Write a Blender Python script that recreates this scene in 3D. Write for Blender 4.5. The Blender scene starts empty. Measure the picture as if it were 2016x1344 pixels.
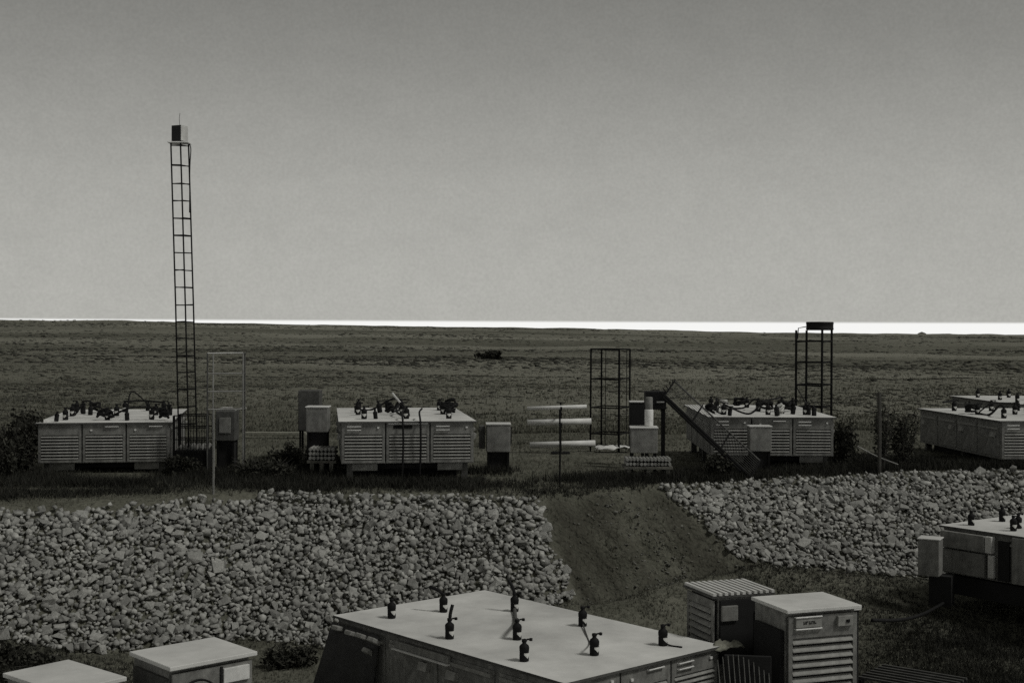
import bpy, math, random
import numpy as np
from mathutils import Vector, Matrix, noise as mnoise

random.seed(7)
rng = np.random.default_rng(7)
R = math.radians
scene = bpy.context.scene
col = scene.collection

# ------------------------------------------------------------------ camera
F = 2600.0                      # focal length in pixels of the 2016 px wide photograph
HC = 3.35                       # camera height above the upper terrace
cam_d = bpy.data.cameras.new('camera')
cam_d.sensor_width = 36.0
cam_d.lens = F / 2016.0 * 36.0
cam_d.clip_start = 0.1
cam_d.clip_end = 9000.0
cam = bpy.data.objects.new('camera', cam_d)
col.objects.link(cam)
CAM_M = Matrix.Rotation(R(90 - 0.46), 4, 'X') @ Matrix.Rotation(R(0.245), 4, 'Z')
cam.matrix_world = Matrix.Translation((0, 0, HC)) @ CAM_M
scene.camera = cam

# ------------------------------------------------------------------ sky
SUN_EL, SUN_AZ = 52.0, 112.0    # azimuth clockwise from +Y (away from the camera): high, from the right, a little on the camera's side
world = bpy.data.worlds.new('World')
scene.world = world
world.use_nodes = True
wt = world.node_tree
wt.nodes.clear()
w_out = wt.nodes.new('ShaderNodeOutputWorld')
bg1 = wt.nodes.new('ShaderNodeBackground')
bg2 = wt.nodes.new('ShaderNodeBackground')
addsh = wt.nodes.new('ShaderNodeAddShader')
sky = wt.nodes.new('ShaderNodeTexSky')
sky.sky_type = 'NISHITA'
sky.sun_disc = False
sky.sun_elevation = R(SUN_EL)
sky.sun_rotation = R(SUN_AZ)
sky.dust_density = 6.0
bw = wt.nodes.new('ShaderNodeRGBToBW')
wt.links.new(sky.outputs[0], bw.inputs[0])
wt.links.new(bw.outputs[0], bg1.inputs['Color'])
bg1.inputs['Strength'].default_value = 0.004
tc = wt.nodes.new('ShaderNodeTexCoord')
sep = wt.nodes.new('ShaderNodeSeparateXYZ')
wt.links.new(tc.outputs['Generated'], sep.inputs[0])
ramp = wt.nodes.new('ShaderNodeValToRGB')
wt.links.new(sep.outputs['Z'], ramp.inputs[0])
cr = ramp.color_ramp
SKY = [(0.0, .435), (.05, .412), (.11, .365), (.15, .312), (.20, .245), (.26, .185), (.5, .135), (1.0, .12)]
while len(cr.elements) < len(SKY):
    cr.elements.new(0.5)
for e, (p, v) in zip(cr.elements, SKY):
    e.position = p
    e.color = (v, v * .995, v * .925, 1)
wmap = wt.nodes.new('ShaderNodeMapping')
wmap.inputs['Scale'].default_value = (1.0, 1.0, 1.6)
wt.links.new(tc.outputs['Generated'], wmap.inputs[0])
wn = wt.nodes.new('ShaderNodeTexNoise')
wn.inputs['Scale'].default_value = 26.0
wn.inputs['Detail'].default_value = 9.0
wn.inputs['Roughness'].default_value = 0.72
wt.links.new(wmap.outputs[0], wn.inputs['Vector'])
wmr = wt.nodes.new('ShaderNodeMapRange')
wmr.inputs['From Min'].default_value = 0.25
wmr.inputs['From Max'].default_value = 0.75
wmr.inputs['To Min'].default_value = 0.95
wmr.inputs['To Max'].default_value = 1.05
wt.links.new(wn.outputs['Fac'], wmr.inputs['Value'])
wmul = wt.nodes.new('ShaderNodeMix')
wmul.data_type = 'RGBA'
wmul.blend_type = 'MULTIPLY'
wmul.inputs[0].default_value = 1.0
wt.links.new(ramp.outputs[0], wmul.inputs[6])
wt.links.new(wmr.outputs[0], wmul.inputs[7])
# bright strip of clear sky under the edge of the cloud deck
wn2 = wt.nodes.new('ShaderNodeTexNoise')
wn2.inputs['Scale'].default_value = 420.0
wn2.inputs['Detail'].default_value = 3.0
wt.links.new(tc.outputs['Generated'], wn2.inputs['Vector'])
wmr2 = wt.nodes.new('ShaderNodeMapRange')
wmr2.inputs['From Min'].default_value = 0.2
wmr2.inputs['From Max'].default_value = 0.8
wmr2.inputs['To Min'].default_value = 0.93
wmr2.inputs['To Max'].default_value = 1.07
wt.links.new(wn2.outputs['Fac'], wmr2.inputs['Value'])
wmul2 = wt.nodes.new('ShaderNodeMix')
wmul2.data_type = 'RGBA'
wmul2.blend_type = 'MULTIPLY'
wmul2.inputs[0].default_value = 1.0
wt.links.new(wmul.outputs[2], wmul2.inputs[6])
wt.links.new(wmr2.outputs[0], wmul2.inputs[7])
band = wt.nodes.new('ShaderNodeMapRange')
band.interpolation_type = 'SMOOTHSTEP'
band.inputs['From Min'].default_value = .0060
band.inputs['From Max'].default_value = .0082
wt.links.new(sep.outputs['Z'], band.inputs['Value'])
bmix = wt.nodes.new('ShaderNodeMix')
bmix.data_type = 'RGBA'
wt.links.new(band.outputs[0], bmix.inputs[0])
bmix.inputs[6].default_value = (.92, .92, .90, 1)
wt.links.new(wmul2.outputs[2], bmix.inputs[7])
wt.links.new(bmix.outputs[2], bg2.inputs['Color'])
bg2.inputs['Strength'].default_value = 1.0
wt.links.new(bg1.outputs[0], addsh.inputs[0])
wt.links.new(bg2.outputs[0], addsh.inputs[1])
wt.links.new(addsh.outputs[0], w_out.inputs['Surface'])

# ------------------------------------------------------------------ sun and exposure
sun_d = bpy.data.lights.new('sun', 'SUN')
sun_d.energy = 1.5
sun_d.angle = R(10)
sun_d.color = (1.0, .985, .94)
sun = bpy.data.objects.new('sun', sun_d)
col.objects.link(sun)
sdir = Vector((math.sin(R(SUN_AZ)) * math.cos(R(SUN_EL)), math.cos(R(SUN_AZ)) * math.cos(R(SUN_EL)), math.sin(R(SUN_EL))))
sun.rotation_euler = sdir.to_track_quat('Z', 'Y').to_euler()
sun.location = (0, 0, 30)
vs = scene.view_settings
vs.view_transform = 'Standard'
vs.look = 'None'
vs.exposure = 0.0
vs.gamma = 1.0
vs.use_curve_mapping = False
scene.cycles.use_denoising = False
scene.cycles.max_bounces = 5
scene.cycles.diffuse_bounces = 2
scene.cycles.sample_clamp_direct = 2.0
scene.cycles.sample_clamp_indirect = 1.0

# ------------------------------------------------------------------ pixel helpers (photograph pixel -> place in the scene)
def ray(px, py):
    return (CAM_M.to_3x3() @ Vector(((px - 1008) / F, (672 - py) / F, -1.0)))
def at_y(px, py, y):
    d = ray(px, py)
    return Vector((0, 0, HC)) + d * (y / d.y)
def at_z(px, py, z):
    d = ray(px, py)
    return Vector((0, 0, HC)) + d * ((z - HC) / d.z)

# ------------------------------------------------------------------ materials
MATS = {}
def mat(name, c, rough=.8, var=.25, scale=6.0, bump=0.0, bscale=40.0, tint=(1.0, 1.0, .9), island=0.0, metal=0.0, streak=0.0, spec=.3, world=False):
    m = bpy.data.materials.new(name)
    m.use_nodes = True
    nt = m.node_tree
    N, L = nt.nodes, nt.links
    b = N['Principled BSDF']
    b.inputs['Roughness'].default_value = rough
    b.inputs['Metallic'].default_value = metal
    b.inputs['Specular IOR Level'].default_value = spec
    base = N.new('ShaderNodeRGB')
    base.outputs[0].default_value = (c * tint[0], c * tint[1], c * tint[2], 1)
    if world:
        g = N.new('ShaderNodeNewGeometry')
        vec = g.outputs['Position']
    else:
        t = N.new('ShaderNodeTexCoord')
        vec = t.outputs['Object']
    fac = None
    def noise(sc, det, lo, hi, vscale=None):
        n = N.new('ShaderNodeTexNoise')
        n.inputs['Scale'].default_value = sc
        n.inputs['Detail'].default_value = det
        n.inputs['Roughness'].default_value = .65
        if vscale:
            mp = N.new('ShaderNodeMapping')
            mp.inputs['Scale'].default_value = vscale
            L.new(vec, mp.inputs[0])
            L.new(mp.outputs[0], n.inputs['Vector'])
        else:
            L.new(vec, n.inputs['Vector'])
        r = N.new('ShaderNodeMapRange')
        r.inputs['From Min'].default_value = .3
        r.inputs['From Max'].default_value = .7
        r.inputs['To Min'].default_value = lo
        r.inputs['To Max'].default_value = hi
        L.new(n.outputs['Fac'], r.inputs['Value'])
        return r.outputs[0]
    def mul(a, bb):
        if a is None:
            return bb
        x = N.new('ShaderNodeMath')
        x.operation = 'MULTIPLY'
        L.new(a, x.inputs[0])
        L.new(bb, x.inputs[1])
        return x.outputs[0]
    if var:
        fac = noise(scale, 8, 1 - var, 1 + var)
        fac = mul(fac, noise(scale * .17, 4, 1 - var * .6, 1 + var * .6))
    if streak:
        fac = mul(fac, noise(3.0, 6, 1 - streak, 1 + streak * .4, (3.0, 3.0, .25)))
    if island:
        g = N.new('ShaderNodeNewGeometry')
        oi = N.new('ShaderNodeObjectInfo')
        ad = N.new('ShaderNodeMath')
        ad.operation = 'ADD'
        L.new(g.outputs['Random Per Island'], ad.inputs[0])
        L.new(oi.outputs['Random'], ad.inputs[1])
        fr = N.new('ShaderNodeMath')
        fr.operation = 'FRACT'
        L.new(ad.outputs[0], fr.inputs[0])
        r = N.new('ShaderNodeMapRange')
        r.inputs['To Min'].default_value = 1 - island
        r.inputs['To Max'].default_value = 1 + island
        L.new(fr.outputs[0], r.inputs['Value'])
        fac = mul(fac, r.outputs[0])
    if fac is not None:
        mx = N.new('ShaderNodeVectorMath')
        mx.operation = 'SCALE'
        L.new(base.outputs[0], mx.inputs[0])
        L.new(fac, mx.inputs['Scale'])
        L.new(mx.outputs[0], b.inputs['Base Color'])
    else:
        L.new(base.outputs[0], b.inputs['Base Color'])
    if bump:
        n = N.new('ShaderNodeTexNoise')
        n.inputs['Scale'].default_value = bscale
        n.inputs['Detail'].default_value = 6
        L.new(vec, n.inputs['Vector'])
        bp = N.new('ShaderNodeBump')
        bp.inputs['Strength'].default_value = bump
        bp.inputs['Distance'].default_value = .03
        L.new(n.outputs['Fac'], bp.inputs['Height'])
        L.new(bp.outputs[0], b.inputs['Normal'])
    MATS[name] = m
    return m

mat('roof_paint', .53, .7, .22, 1.0, .05, 30, (1, 1, .955), streak=0)
mat('body_paint', .165, .75, .38, 9.0, .10, 60, (1, 1, .93), streak=.28)
mat('slat_paint', .225, .7, .28, 9.0, .05, 60, (1, 1, .93))
mat('trim_paint', .55, .55, .15, 8.0, 0, 40, (1, 1, .96))
mat('pale_metal', .42, .5, .2, 5.0, .05, 40, (1, 1, .95))
mat('white_paint', .62, .55, .12, 6.0, .03, 40, (1, 1, .96))
mat('dark_metal', .009, .85, .3, 10, .05, 60, (1, 1, .98), spec=.1)
mat('dark_void', .012, .9, .2, 5.0, 0, 30, (1, 1, .98))  # near-black, for dark parts and for shade filled in as solid blocks
mat('rubber', .010, .7, .3, 8.0, .1, 50, (1, 1, 1), spec=.12)
mat('label_paper', .5, .8, .15, 20, 0, 30, (1, 1, .95))
mat('grey_box', .175, .75, .34, 6.0, .08, 50, (1, 1, .93), streak=.25)
mat('dark_box', .07, .8, .3, 8.0, .1, 40, (1, 1, .93), streak=.3)
mat('wood', .11, .9, .35, 9.0, .3, 40, (1, .98, .85))
mat('stone', .25, .9, .34, 9.0, .45, 26, (1, 1, .93), island=.34, spec=.2)
mat('grass', .115, .95, .25, .45, 0, 20, (1, 1, .80), island=.35, spec=.05, world=True)
mat('scrub', .030, .95, .35, .8, 0, 20, (1, 1, .85), island=.5, spec=.05, world=True)
mat('leaf', .035, .9, .3, 3.0, 0, 20, (1, 1, .82), island=.5, spec=.1)
mat('bark', .05, .95, .3, 12, .3, 40, (1, .97, .85))
mat('cloth', .2, .9, .3, 7.0, .4, 20, (1, 1, .82))
mat('tarp', .02, .6, .4, 5.0, .5, 12, (1, 1, .97))
mat('far_scrub', .062, .95, .3, .3, 0, 20, (1, 1, .86), island=.4, spec=.05, world=True)
mat('hill', .10, .95, .2, .03, 0, 1, (1, 1, .85), world=True)

# ground material: bare soil, dry grass and darker scrub patches, stretched a little along the terrace
def ground_material():
    m = bpy.data.materials.new('ground')
    m.use_nodes = True
    N, L = m.node_tree.nodes, m.node_tree.links
    b = N['Principled BSDF']
    b.inputs['Roughness'].default_value = .97
    b.inputs['Specular IOR Level'].default_value = .05
    g = N.new('ShaderNodeNewGeometry')
    def nz(sc, det, lo, hi, v=(1, 1, 1), rough=.65):
        mp = N.new('ShaderNodeMapping')
        mp.inputs['Scale'].default_value = v
        L.new(g.outputs['Position'], mp.inputs[0])
        n = N.new('ShaderNodeTexNoise')
        n.inputs['Scale'].default_value = sc
        n.inputs['Detail'].default_value = det
        n.inputs['Roughness'].default_value = rough
        L.new(mp.outputs[0], n.inputs['Vector'])
        r = N.new('ShaderNodeMapRange')
        r.inputs['From Min'].default_value = lo
        r.inputs['From Max'].default_value = hi
        L.new(n.outputs['Fac'], r.inputs['Value'])
        return r.outputs[0]
    def mix(f, a, c):
        x = N.new('ShaderNodeMix')
        x.data_type = 'RGBA'
        L.new(f, x.inputs[0])
        for i, v in ((6, a), (7, c)):
            if isinstance(v, tuple):
                x.inputs[i].default_value = (*v, 1)
            else:
                L.new(v, x.inputs[i])
        return x.outputs[2]
    c = mix(nz(.9, 10, .35, .65), (.072, .073, .057), (.140, .139, .112))
    c = mix(nz(.03, 14, .50, .72, (.5, 1, 1), .8), c, (.045, .045, .035))
    c = mix(nz(.013, 8, .44, .60, (.45, 1, 1), .5), c, (.19, .188, .155))
    at = N.new('ShaderNodeAttribute')
    at.attribute_name = 'soil'
    c = mix(at.outputs['Fac'], c, (.055, .054, .043))
    f2 = nz(14, 6, .3, .7)
    c2 = mix(f2, (.75, .75, .75), (1.25, 1.25, 1.25))
    x = N.new('ShaderNodeMix')
    x.data_type = 'RGBA'
    x.blend_type = 'MULTIPLY'
    x.inputs[0].default_value = 1
    L.new(c, x.inputs[6])
    L.new(c2, x.inputs[7])
    L.new(x.outputs[2], b.inputs['Base Color'])
    n = N.new('ShaderNodeTexNoise')
    n.inputs['Scale'].default_value = 9
    n.inputs['Detail'].default_value = 8
    L.new(g.outputs['Position'], n.inputs['Vector'])
    bp = N.new('ShaderNodeBump')
    bp.inputs['Strength'].default_value = 1.0
    bp.inputs['Distance'].default_value = .12
    L.new(n.outputs['Fac'], bp.inputs['Height'])
    L.new(bp.outputs[0], b.inputs['Normal'])
    MATS['ground'] = m
ground_material()

# ------------------------------------------------------------------ mesh helpers
class MB:
    def __init__(self):
        self.v, self.f = [], []
    def add(self, vs_, fs, M=None):
        o = len(self.v)
        for p in vs_:
            p = Vector(p)
            self.v.append(tuple(M @ p) if M is not None else tuple(p))
        self.f += [tuple(i + o for i in q) for q in fs]
        return self
    def box(self, c, s, M=None, rot=None):
        x, y, z = s[0] / 2, s[1] / 2, s[2] / 2
        vs_ = [Vector((a * x, b * y, d * z)) for a in (-1, 1) for b in (-1, 1) for d in (-1, 1)]
        if rot is not None:
            vs_ = [rot @ p for p in vs_]
        vs_ = [p + Vector(c) for p in vs_]
        fs = [(0, 1, 3, 2), (4, 6, 7, 5), (0, 4, 5, 1), (2, 3, 7, 6), (0, 2, 6, 4), (1, 5, 7, 3)]
        return self.add(vs_, fs, M)
    def tube(self, pts, r, n=6, M=None, r2=None, caps=True):
        pts = [Vector(p) for p in pts]
        vs_, fs = [], []
        up = Vector((0, 0, 1))
        a = None
        for i, p in enumerate(pts):
            t = (pts[min(i + 1, len(pts) - 1)] - pts[max(i - 1, 0)])
            t.normalize()
            if a is None:
                a = t.cross(up)
                if a.length < .05:
                    a = t.cross(Vector((1, 0, 0)))
            a = (a - t * a.dot(t))
            a.normalize()
            b = t.cross(a)
            rr = r if r2 is None else r + (r2 - r) * i / max(1, len(pts) - 1)
            for k in range(n):
                w = 2 * math.pi * k / n
                vs_.append(p + a * (rr * math.cos(w)) + b * (rr * math.sin(w)))
        for i in range(len(pts) - 1):
            for k in range(n):
                k2 = (k + 1) % n
                fs.append((i * n + k, i * n + k2, (i + 1) * n + k2, (i + 1) * n + k))
        if caps:
            fs.append(tuple(range(n - 1, -1, -1)))
            fs.append(tuple(range((len(pts) - 1) * n, len(pts) * n)))
        return self.add(vs_, fs, M)
    def lathe(self, prof, n=12, M=None):
        vs_, fs = [], []
        for r, z in prof:
            for k in range(n):
                w = 2 * math.pi * k / n
                vs_.append((r * math.cos(w), r * math.sin(w), z))
        for i in range(len(prof) - 1):
            for k in range(n):
                k2 = (k + 1) % n
                fs.append((i * n + k, i * n + k2, (i + 1) * n + k2, (i + 1) * n + k))
        fs.append(tuple(range(n - 1, -1, -1)))
        fs.append(tuple(range((len(prof) - 1) * n, len(prof) * n)))
        return self.add(vs_, fs, M)
    def mesh(self, name, m, smooth=False):
        me = bpy.data.meshes.new(name)
        me.from_pydata(self.v, [], self.f)
        me.materials.append(MATS[m])
        if smooth:
            me.polygons.foreach_set('use_smooth', [True] * len(me.polygons))
        me.update()
        return me
    def build(self, name, m, parent=None, smooth=False, bevel=0):
        return link(name, self.mesh(name, m, smooth), parent, bevel=bevel)

def link(name, me, parent=None, M=None, bevel=0):
    o = bpy.data.objects.new(name, me)
    col.objects.link(o)
    if parent is not None:
        o.parent = parent
    if M is not None:
        o.matrix_local = M
    if bevel:
        b = o.modifiers.new('bevel', 'BEVEL')
        b.width = bevel
        b.segments = 2
        b.limit_method = 'ANGLE'
    return o
def tag(o, label=None, cat=None, group=None, kind=None):
    if label:
        o['label'] = label
    if cat:
        o['category'] = cat
    if group:
        o['group'] = group
    if kind:
        o['kind'] = kind
    return o
def empty(name, loc, rz=0, label=None, cat=None, group=None, kind=None):
    o = bpy.data.objects.new(name, None)
    o.empty_display_size = .2
    o.location = loc
    o.rotation_euler = (0, 0, rz)
    col.objects.link(o)
    return tag(o, label, cat, group, kind)
def T(x, y, z):
    return Matrix.Translation((x, y, z))
def np_mesh(name, verts, faces, m, smooth=False):
    """verts (n,3) array, faces (k,3 or 4) array"""
    me = bpy.data.meshes.new(name)
    nv, nf, w = len(verts), len(faces), faces.shape[1]
    me.vertices.add(nv)
    me.vertices.foreach_set('co', np.asarray(verts, np.float32).ravel())
    me.loops.add(nf * w)
    me.loops.foreach_set('vertex_index', faces.astype(np.int32).ravel())
    me.polygons.add(nf)
    me.polygons.foreach_set('loop_start', np.arange(0, nf * w, w, dtype=np.int32))
    me.update(calc_edges=True)
    if smooth:
        me.polygons.foreach_set('use_smooth', np.ones(nf, bool))
    me.materials.append(MATS[m])
    me.validate()
    return me

# ------------------------------------------------------------------ terrain
TOPX = [-14, -9.0, -6.7, -5.3, .6, 3.5, 7.0, 11.5, 20]
TOPY = [23.2, 24.7, 26.0, 27.0, 26.9, 29.0, 30.2, 30.9, 32.0]
DX = [-14, -10, -7.3, -3.2, 1.2, 5.0, 9.2, 14]
DD = [1.6, 1.7, 2.3, 2.45, 1.75, 1.5, 1.95, 2.1]
CRX = [-420, -271, -190, -110, -60, 0, 80, 160, 270, 500]
CRZ = [8.5, 7.2, 6.8, 5.9, 5.0, 4.3, 3.7, 2.6, 2.2, 2.0]
def vnoise(x, y, s, seed=0, octs=4):
    """cheap smooth value noise on arrays"""
    x = np.asarray(x, float) / s
    y = np.asarray(y, float) / s
    out = np.zeros(np.broadcast(x, y).shape)
    amp, tot = 1.0, 0.0
    for o in range(octs):
        xi, yi = np.floor(x), np.floor(y)
        fx, fy = x - xi, y - yi
        fx, fy = fx * fx * (3 - 2 * fx), fy * fy * (3 - 2 * fy)
        def h(a, b):
            t = np.sin(a * 127.1 + b * 311.7 + (seed + o) * 74.7) * 43758.5453
            return t - np.floor(t)
        v = (h(xi, yi) * (1 - fx) + h(xi + 1, yi) * fx) * (1 - fy) + (h(xi, yi + 1) * (1 - fx) + h(xi + 1, yi + 1) * fx) * fy
        out += amp * (v - .5)
        tot += amp
        amp *= .5
        x, y = x * 2.03 + 17.1, y * 2.03 + 5.3
    return out / tot * 2
def sstep(a, b, x):
    t = np.clip((x - a) / (b - a), 0, 1)
    return t * t * (3 - 2 * t)
def top_y(x):
    return np.interp(x, TOPX, TOPY) + .25 * vnoise(x, 0 * np.asarray(x, float), 2.3, 3, 2)
def drop(x):
    return np.interp(x, DX, DD)
# the bare earth chute between the two stone slopes
def chute(x, s):
    """signed 0..1 mask of bare earth; s = 0 top of the slope, 1 toe"""
    l = .55 + .75 * s
    r = 3.35 + 1.75 * s
    return sstep(l - .15, l + .25, x) * (1 - sstep(r - .25, r + .15, x))
def H(x, y, fine=True):
    x = np.asarray(x, float)
    y = np.asarray(y, float)
    ty, d = top_y(x), drop(x)
    s = (ty - y) / (1.2 * d)
    up = .12 * sstep(5, 10, x) * (1 - sstep(60, 120, y)) + .05 * vnoise(x, y, 2.0, 1)
    near = sstep(33, 60, y)
    up = up + near * (.40 * vnoise(x * .7, y, 13, 9, 4)) + sstep(45, 110, y) * 1.25 * vnoise(x * .6, y, 38, 12, 4) + sstep(150, 420, y) * 1.5 * vnoise(x * .5, y, 150, 15, 3)
    up = up - sstep(60, 200, y) * .5
    # long swell that carries the horizon on the left, then the plain beyond
    crest = np.interp(x / np.maximum(y, 1) * 700.0, CRX, CRZ)
    up = up + crest * sstep(120, 700, y) * (1 - sstep(760, 1500, y)) + sstep(760, 1500, y) * (-1.0)
    toe_z = -d
    low_y = ty - 1.2 * d
    low = toe_z + (-2.45 - toe_z) * sstep(0, 4.5, low_y - y) + .06 * vnoise(x, y, 1.6, 4)
    sl = np.clip(s, 0, 1)
    z = up * (1 - sl) + low * sl
    z = np.where(s <= 0, up, np.where(s >= 1, low, z))
    # rounding of the brow and toe
    z = z - .10 * np.exp(-((s - .02) / .10) ** 2)
    ch = chute(x, np.clip(s, 0, 1)) * sstep(-.15, .1, s) * (1 - sstep(.9, 1.4, s))
    z = z - .09 * sstep(.0, .1, s) * (1 - sstep(.92, 1.02, s)) * (1 - chute(x, sl))
    c0 = 2.0 + 1.1 * sl
    spur = np.exp(-((x - c0) / .55) ** 2)
    flute = vnoise((x - 1.25 * sl) * 3.6, sl * 1.3, 1.0, 21, 4)
    z = z + ch * (-.30 + .42 * spur + .42 * flute + .16 * vnoise(x, y, .45, 23, 3))
    return z

def build_ground():
    rows = np.concatenate([np.arange(3, 20, .5), np.arange(20, 36, .12), np.geomspace(36, 3600, 260)])
    u = np.linspace(-1, 1, 420)
    Y, U = np.meshgrid(rows, u, indexing='ij')
    X = U * (9 + .55 * Y)
    Z = H(X, Y)
    v = np.stack([X, Y, Z], -1).reshape(-1, 3)
    n, m = Y.shape
    i = np.arange(n - 1)[:, None] * m + np.arange(m - 1)[None, :]
    f = np.stack([i, i + 1, i + m + 1, i + m], -1).reshape(-1, 4)
    me = np_mesh('ground', v, f, 'ground', True)
    S = (top_y(X) - Y) / (1.2 * drop(X))
    sl = np.clip(S, 0, 1)
    soil = chute(X, sl) * sstep(-.12, .12, S) * (1 - sstep(1.0, 1.5, S))
    streak_ = vnoise((X - 1.25 * sl) * 4.5, sl * 1.6, 1.0, 33, 4)
    soil = np.clip(soil * (.75 + 1.1 * streak_ - .55 * np.exp(-((X - 2.05 - 1.2 * sl) / .28) ** 2)), 0, 1)
    at = me.attributes.new('soil', 'FLOAT', 'POINT')
    at.data.foreach_set('value', soil.ravel().astype(np.float32))
    o = link('ground', me)
    tag(o, 'dry steppe ground with a terrace, an earth chute and a lower yard', kind='structure')
build_ground()

# distant rises on the horizon
def hill(px, w, h, y, label):
    c = at_y(px, 655, y)
    n = 40
    mb = MB()
    vs_, fs = [], []
    ww, hh = w * y / F, h * y / F
    zb = float(H(c.x, y)) - 2.0
    for i in range(n + 1):
        t = i / n * 2 - 1
        z = hh * (max(0, math.cos(t * math.pi / 2)) ** 1.3) * (1 + .35 * float(vnoise(t * 3 + px, 0, .5, 5, 3)))
        for k, (dy, q) in enumerate(((-ww * .35, 0), (0, 1), (ww * .35, 0))):
            vs_.append((c.x + t * ww * .5, y + dy, zb + (z + 2.0 + (HC - 2.0 - zb) * 0) * q + (HC * .30 - zb - 2.0) * q * (math.cos(t * math.pi / 2))))
    for i in range(n):
        for k in range(2):
            a = i * 3 + k
            fs.append((a, a + 3, a + 4, a + 1))
    mb.add(vs_, fs)
    o = mb.build('hill', 'hill', smooth=True)
    tag(o, label, kind='structure')
hill(1815, 24, 3.5, 2600, 'small pointed hill on the horizon right of the drum tower')
hill(1866, 40, .6, 2700, 'low hill on the right horizon')
hill(1945, 90, .3, 2800, 'long low rise at the right end of the horizon')

# ------------------------------------------------------------------ stones
def stone_mesh(seed, npts=16):
    r = random.Random(seed)
    import bmesh
    bm = bmesh.new()
    for k in range(npts):
        th = r.random() * 2 * math.pi
        z = r.random() * 2 - 1
        q = math.sqrt(1 - z * z)
        j = .85 + .3 * r.random()
        c3_ = [math.copysign(abs(t_) ** .55, t_) * j * .86 for t_ in (q * math.cos(th), q * math.sin(th), z)]
        bm.verts.new(c3_)
    res = bmesh.ops.convex_hull(bm, input=bm.verts)
    bmesh.ops.delete(bm, geom=list({e for e in res['geom_interior'] + res['geom_unused'] if isinstance(e, bmesh.types.BMVert)}), context='VERTS')
    bmesh.ops.triangulate(bm, faces=bm.faces)
    me = bpy.data.meshes.new('stone')
    bm.to_mesh(me)
    bm.free()
    me.materials.append(MATS['stone'])
    return me
STONES = [stone_mesh(100 + i, 9 + i % 5) for i in range(14)]
STONE_NP = []
for me in STONES:
    v = np.empty(len(me.vertices) * 3, np.float32)
    me.vertices.foreach_get('co', v)
    f = np.array([p.vertices[:] for p in me.polygons])
    STONE_NP.append((v.reshape(-1, 3), f))

def stone_slope(x0, x1, side, label, count_parts):
    parent = empty('stone_embankment', (0, 0, 0), 0, label, None, None, 'structure')
    items = []
    def ok(x, s):
        l = .55 + .75 * s
        r = 3.35 + 1.75 * s
        w = .22 * float(vnoise(s * 9, x * 0 + side, 1.0, 31, 2))
        return x < l + w if side < 0 else x > r + w
    for layer, sp, smin, smax, lift in ((0, .10, .04, .07, .05), (1, .100, .048, .118, .085)):
        for x in np.arange(x0, x1, sp):
            d = float(drop(x))
            ty = float(top_y(x))
            ln = d * 1.56
            ns = int(ln / sp)
            for k in range(-2, ns + 2):
                s = (k + random.random() * .9) / ns
                xx = x + random.uniform(-.5, .5) * sp
                if s < .0 and (layer == 1 or random.random() < .5):
                    continue
                if s > .97 and random.random() < .65:
                    continue
                if not ok(xx, min(max(s, 0), 1)):
                    continue
                # ragged brow on the far left where grass overlaps the stones
                if s < .02 + .05 * float(vnoise(xx, 2.0, 1.2, 8, 2)) and xx < -5.2:
                    continue
                if layer == 1 and random.random() < .10:
                    continue
                y = ty - s * 1.2 * d
                z = float(H(xx, y)) + lift + random.uniform(-.02, .04)
                sz = smin + (smax - smin) * random.random() ** 2.3
                if layer == 1 and random.random() < .04:
                    sz *= 1.5
                sc = (sz * random.uniform(.85, 1.35), sz * random.uniform(.8, 1.1), sz * random.uniform(.42, .78))
                tilt = Matrix.Rotation(R(40), 4, 'X')
                rot = tilt @ Matrix.Rotation(random.uniform(-.5, .35), 4, 'X') @ Matrix.Rotation(random.uniform(-.4, .4), 4, 'Y') @ Matrix.Rotation(random.uniform(0, 6.28), 4, 'Z')
                items.append((layer, sz, T(xx, y, z) @ rot @ Matrix.Diagonal((*sc, 1)), y))
    order = sorted(range(len(items)), key=lambda i: -items[i][1] / items[i][3] - (items[i][0] == 1) * .5)
    def in_view(M):
        t = M.translation
        return abs(t.x / t.y) < .385
    picked, rest = [], []
    for i in order:
        (picked if len(picked) < count_parts and in_view(items[i][2]) else rest).append(i)
    for i in picked:
        link('stone', STONES[i % len(STONES)], parent, items[i][2])
    V, Fa, o = [], [], 0
    for i in rest:
        v, f = STONE_NP[i % len(STONES)]
        M = np.array(items[i][2])
        V.append(v @ M[:3, :3].T + M[:3, 3])
        Fa.append(f + o)
        o += len(v)
    st = link('rubble', np_mesh('rubble', np.concatenate(V), np.concatenate(Fa), 'stone'), parent)
    tag(st, kind='stuff')
    return len(items)
stone_slope(-13.5, 2.4, -1, 'long slope of pale broken stones left of the earth chute', 300)
stone_slope(2.9, 15.5, 1, 'slope of pale broken stones right of the earth chute', 300)

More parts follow.
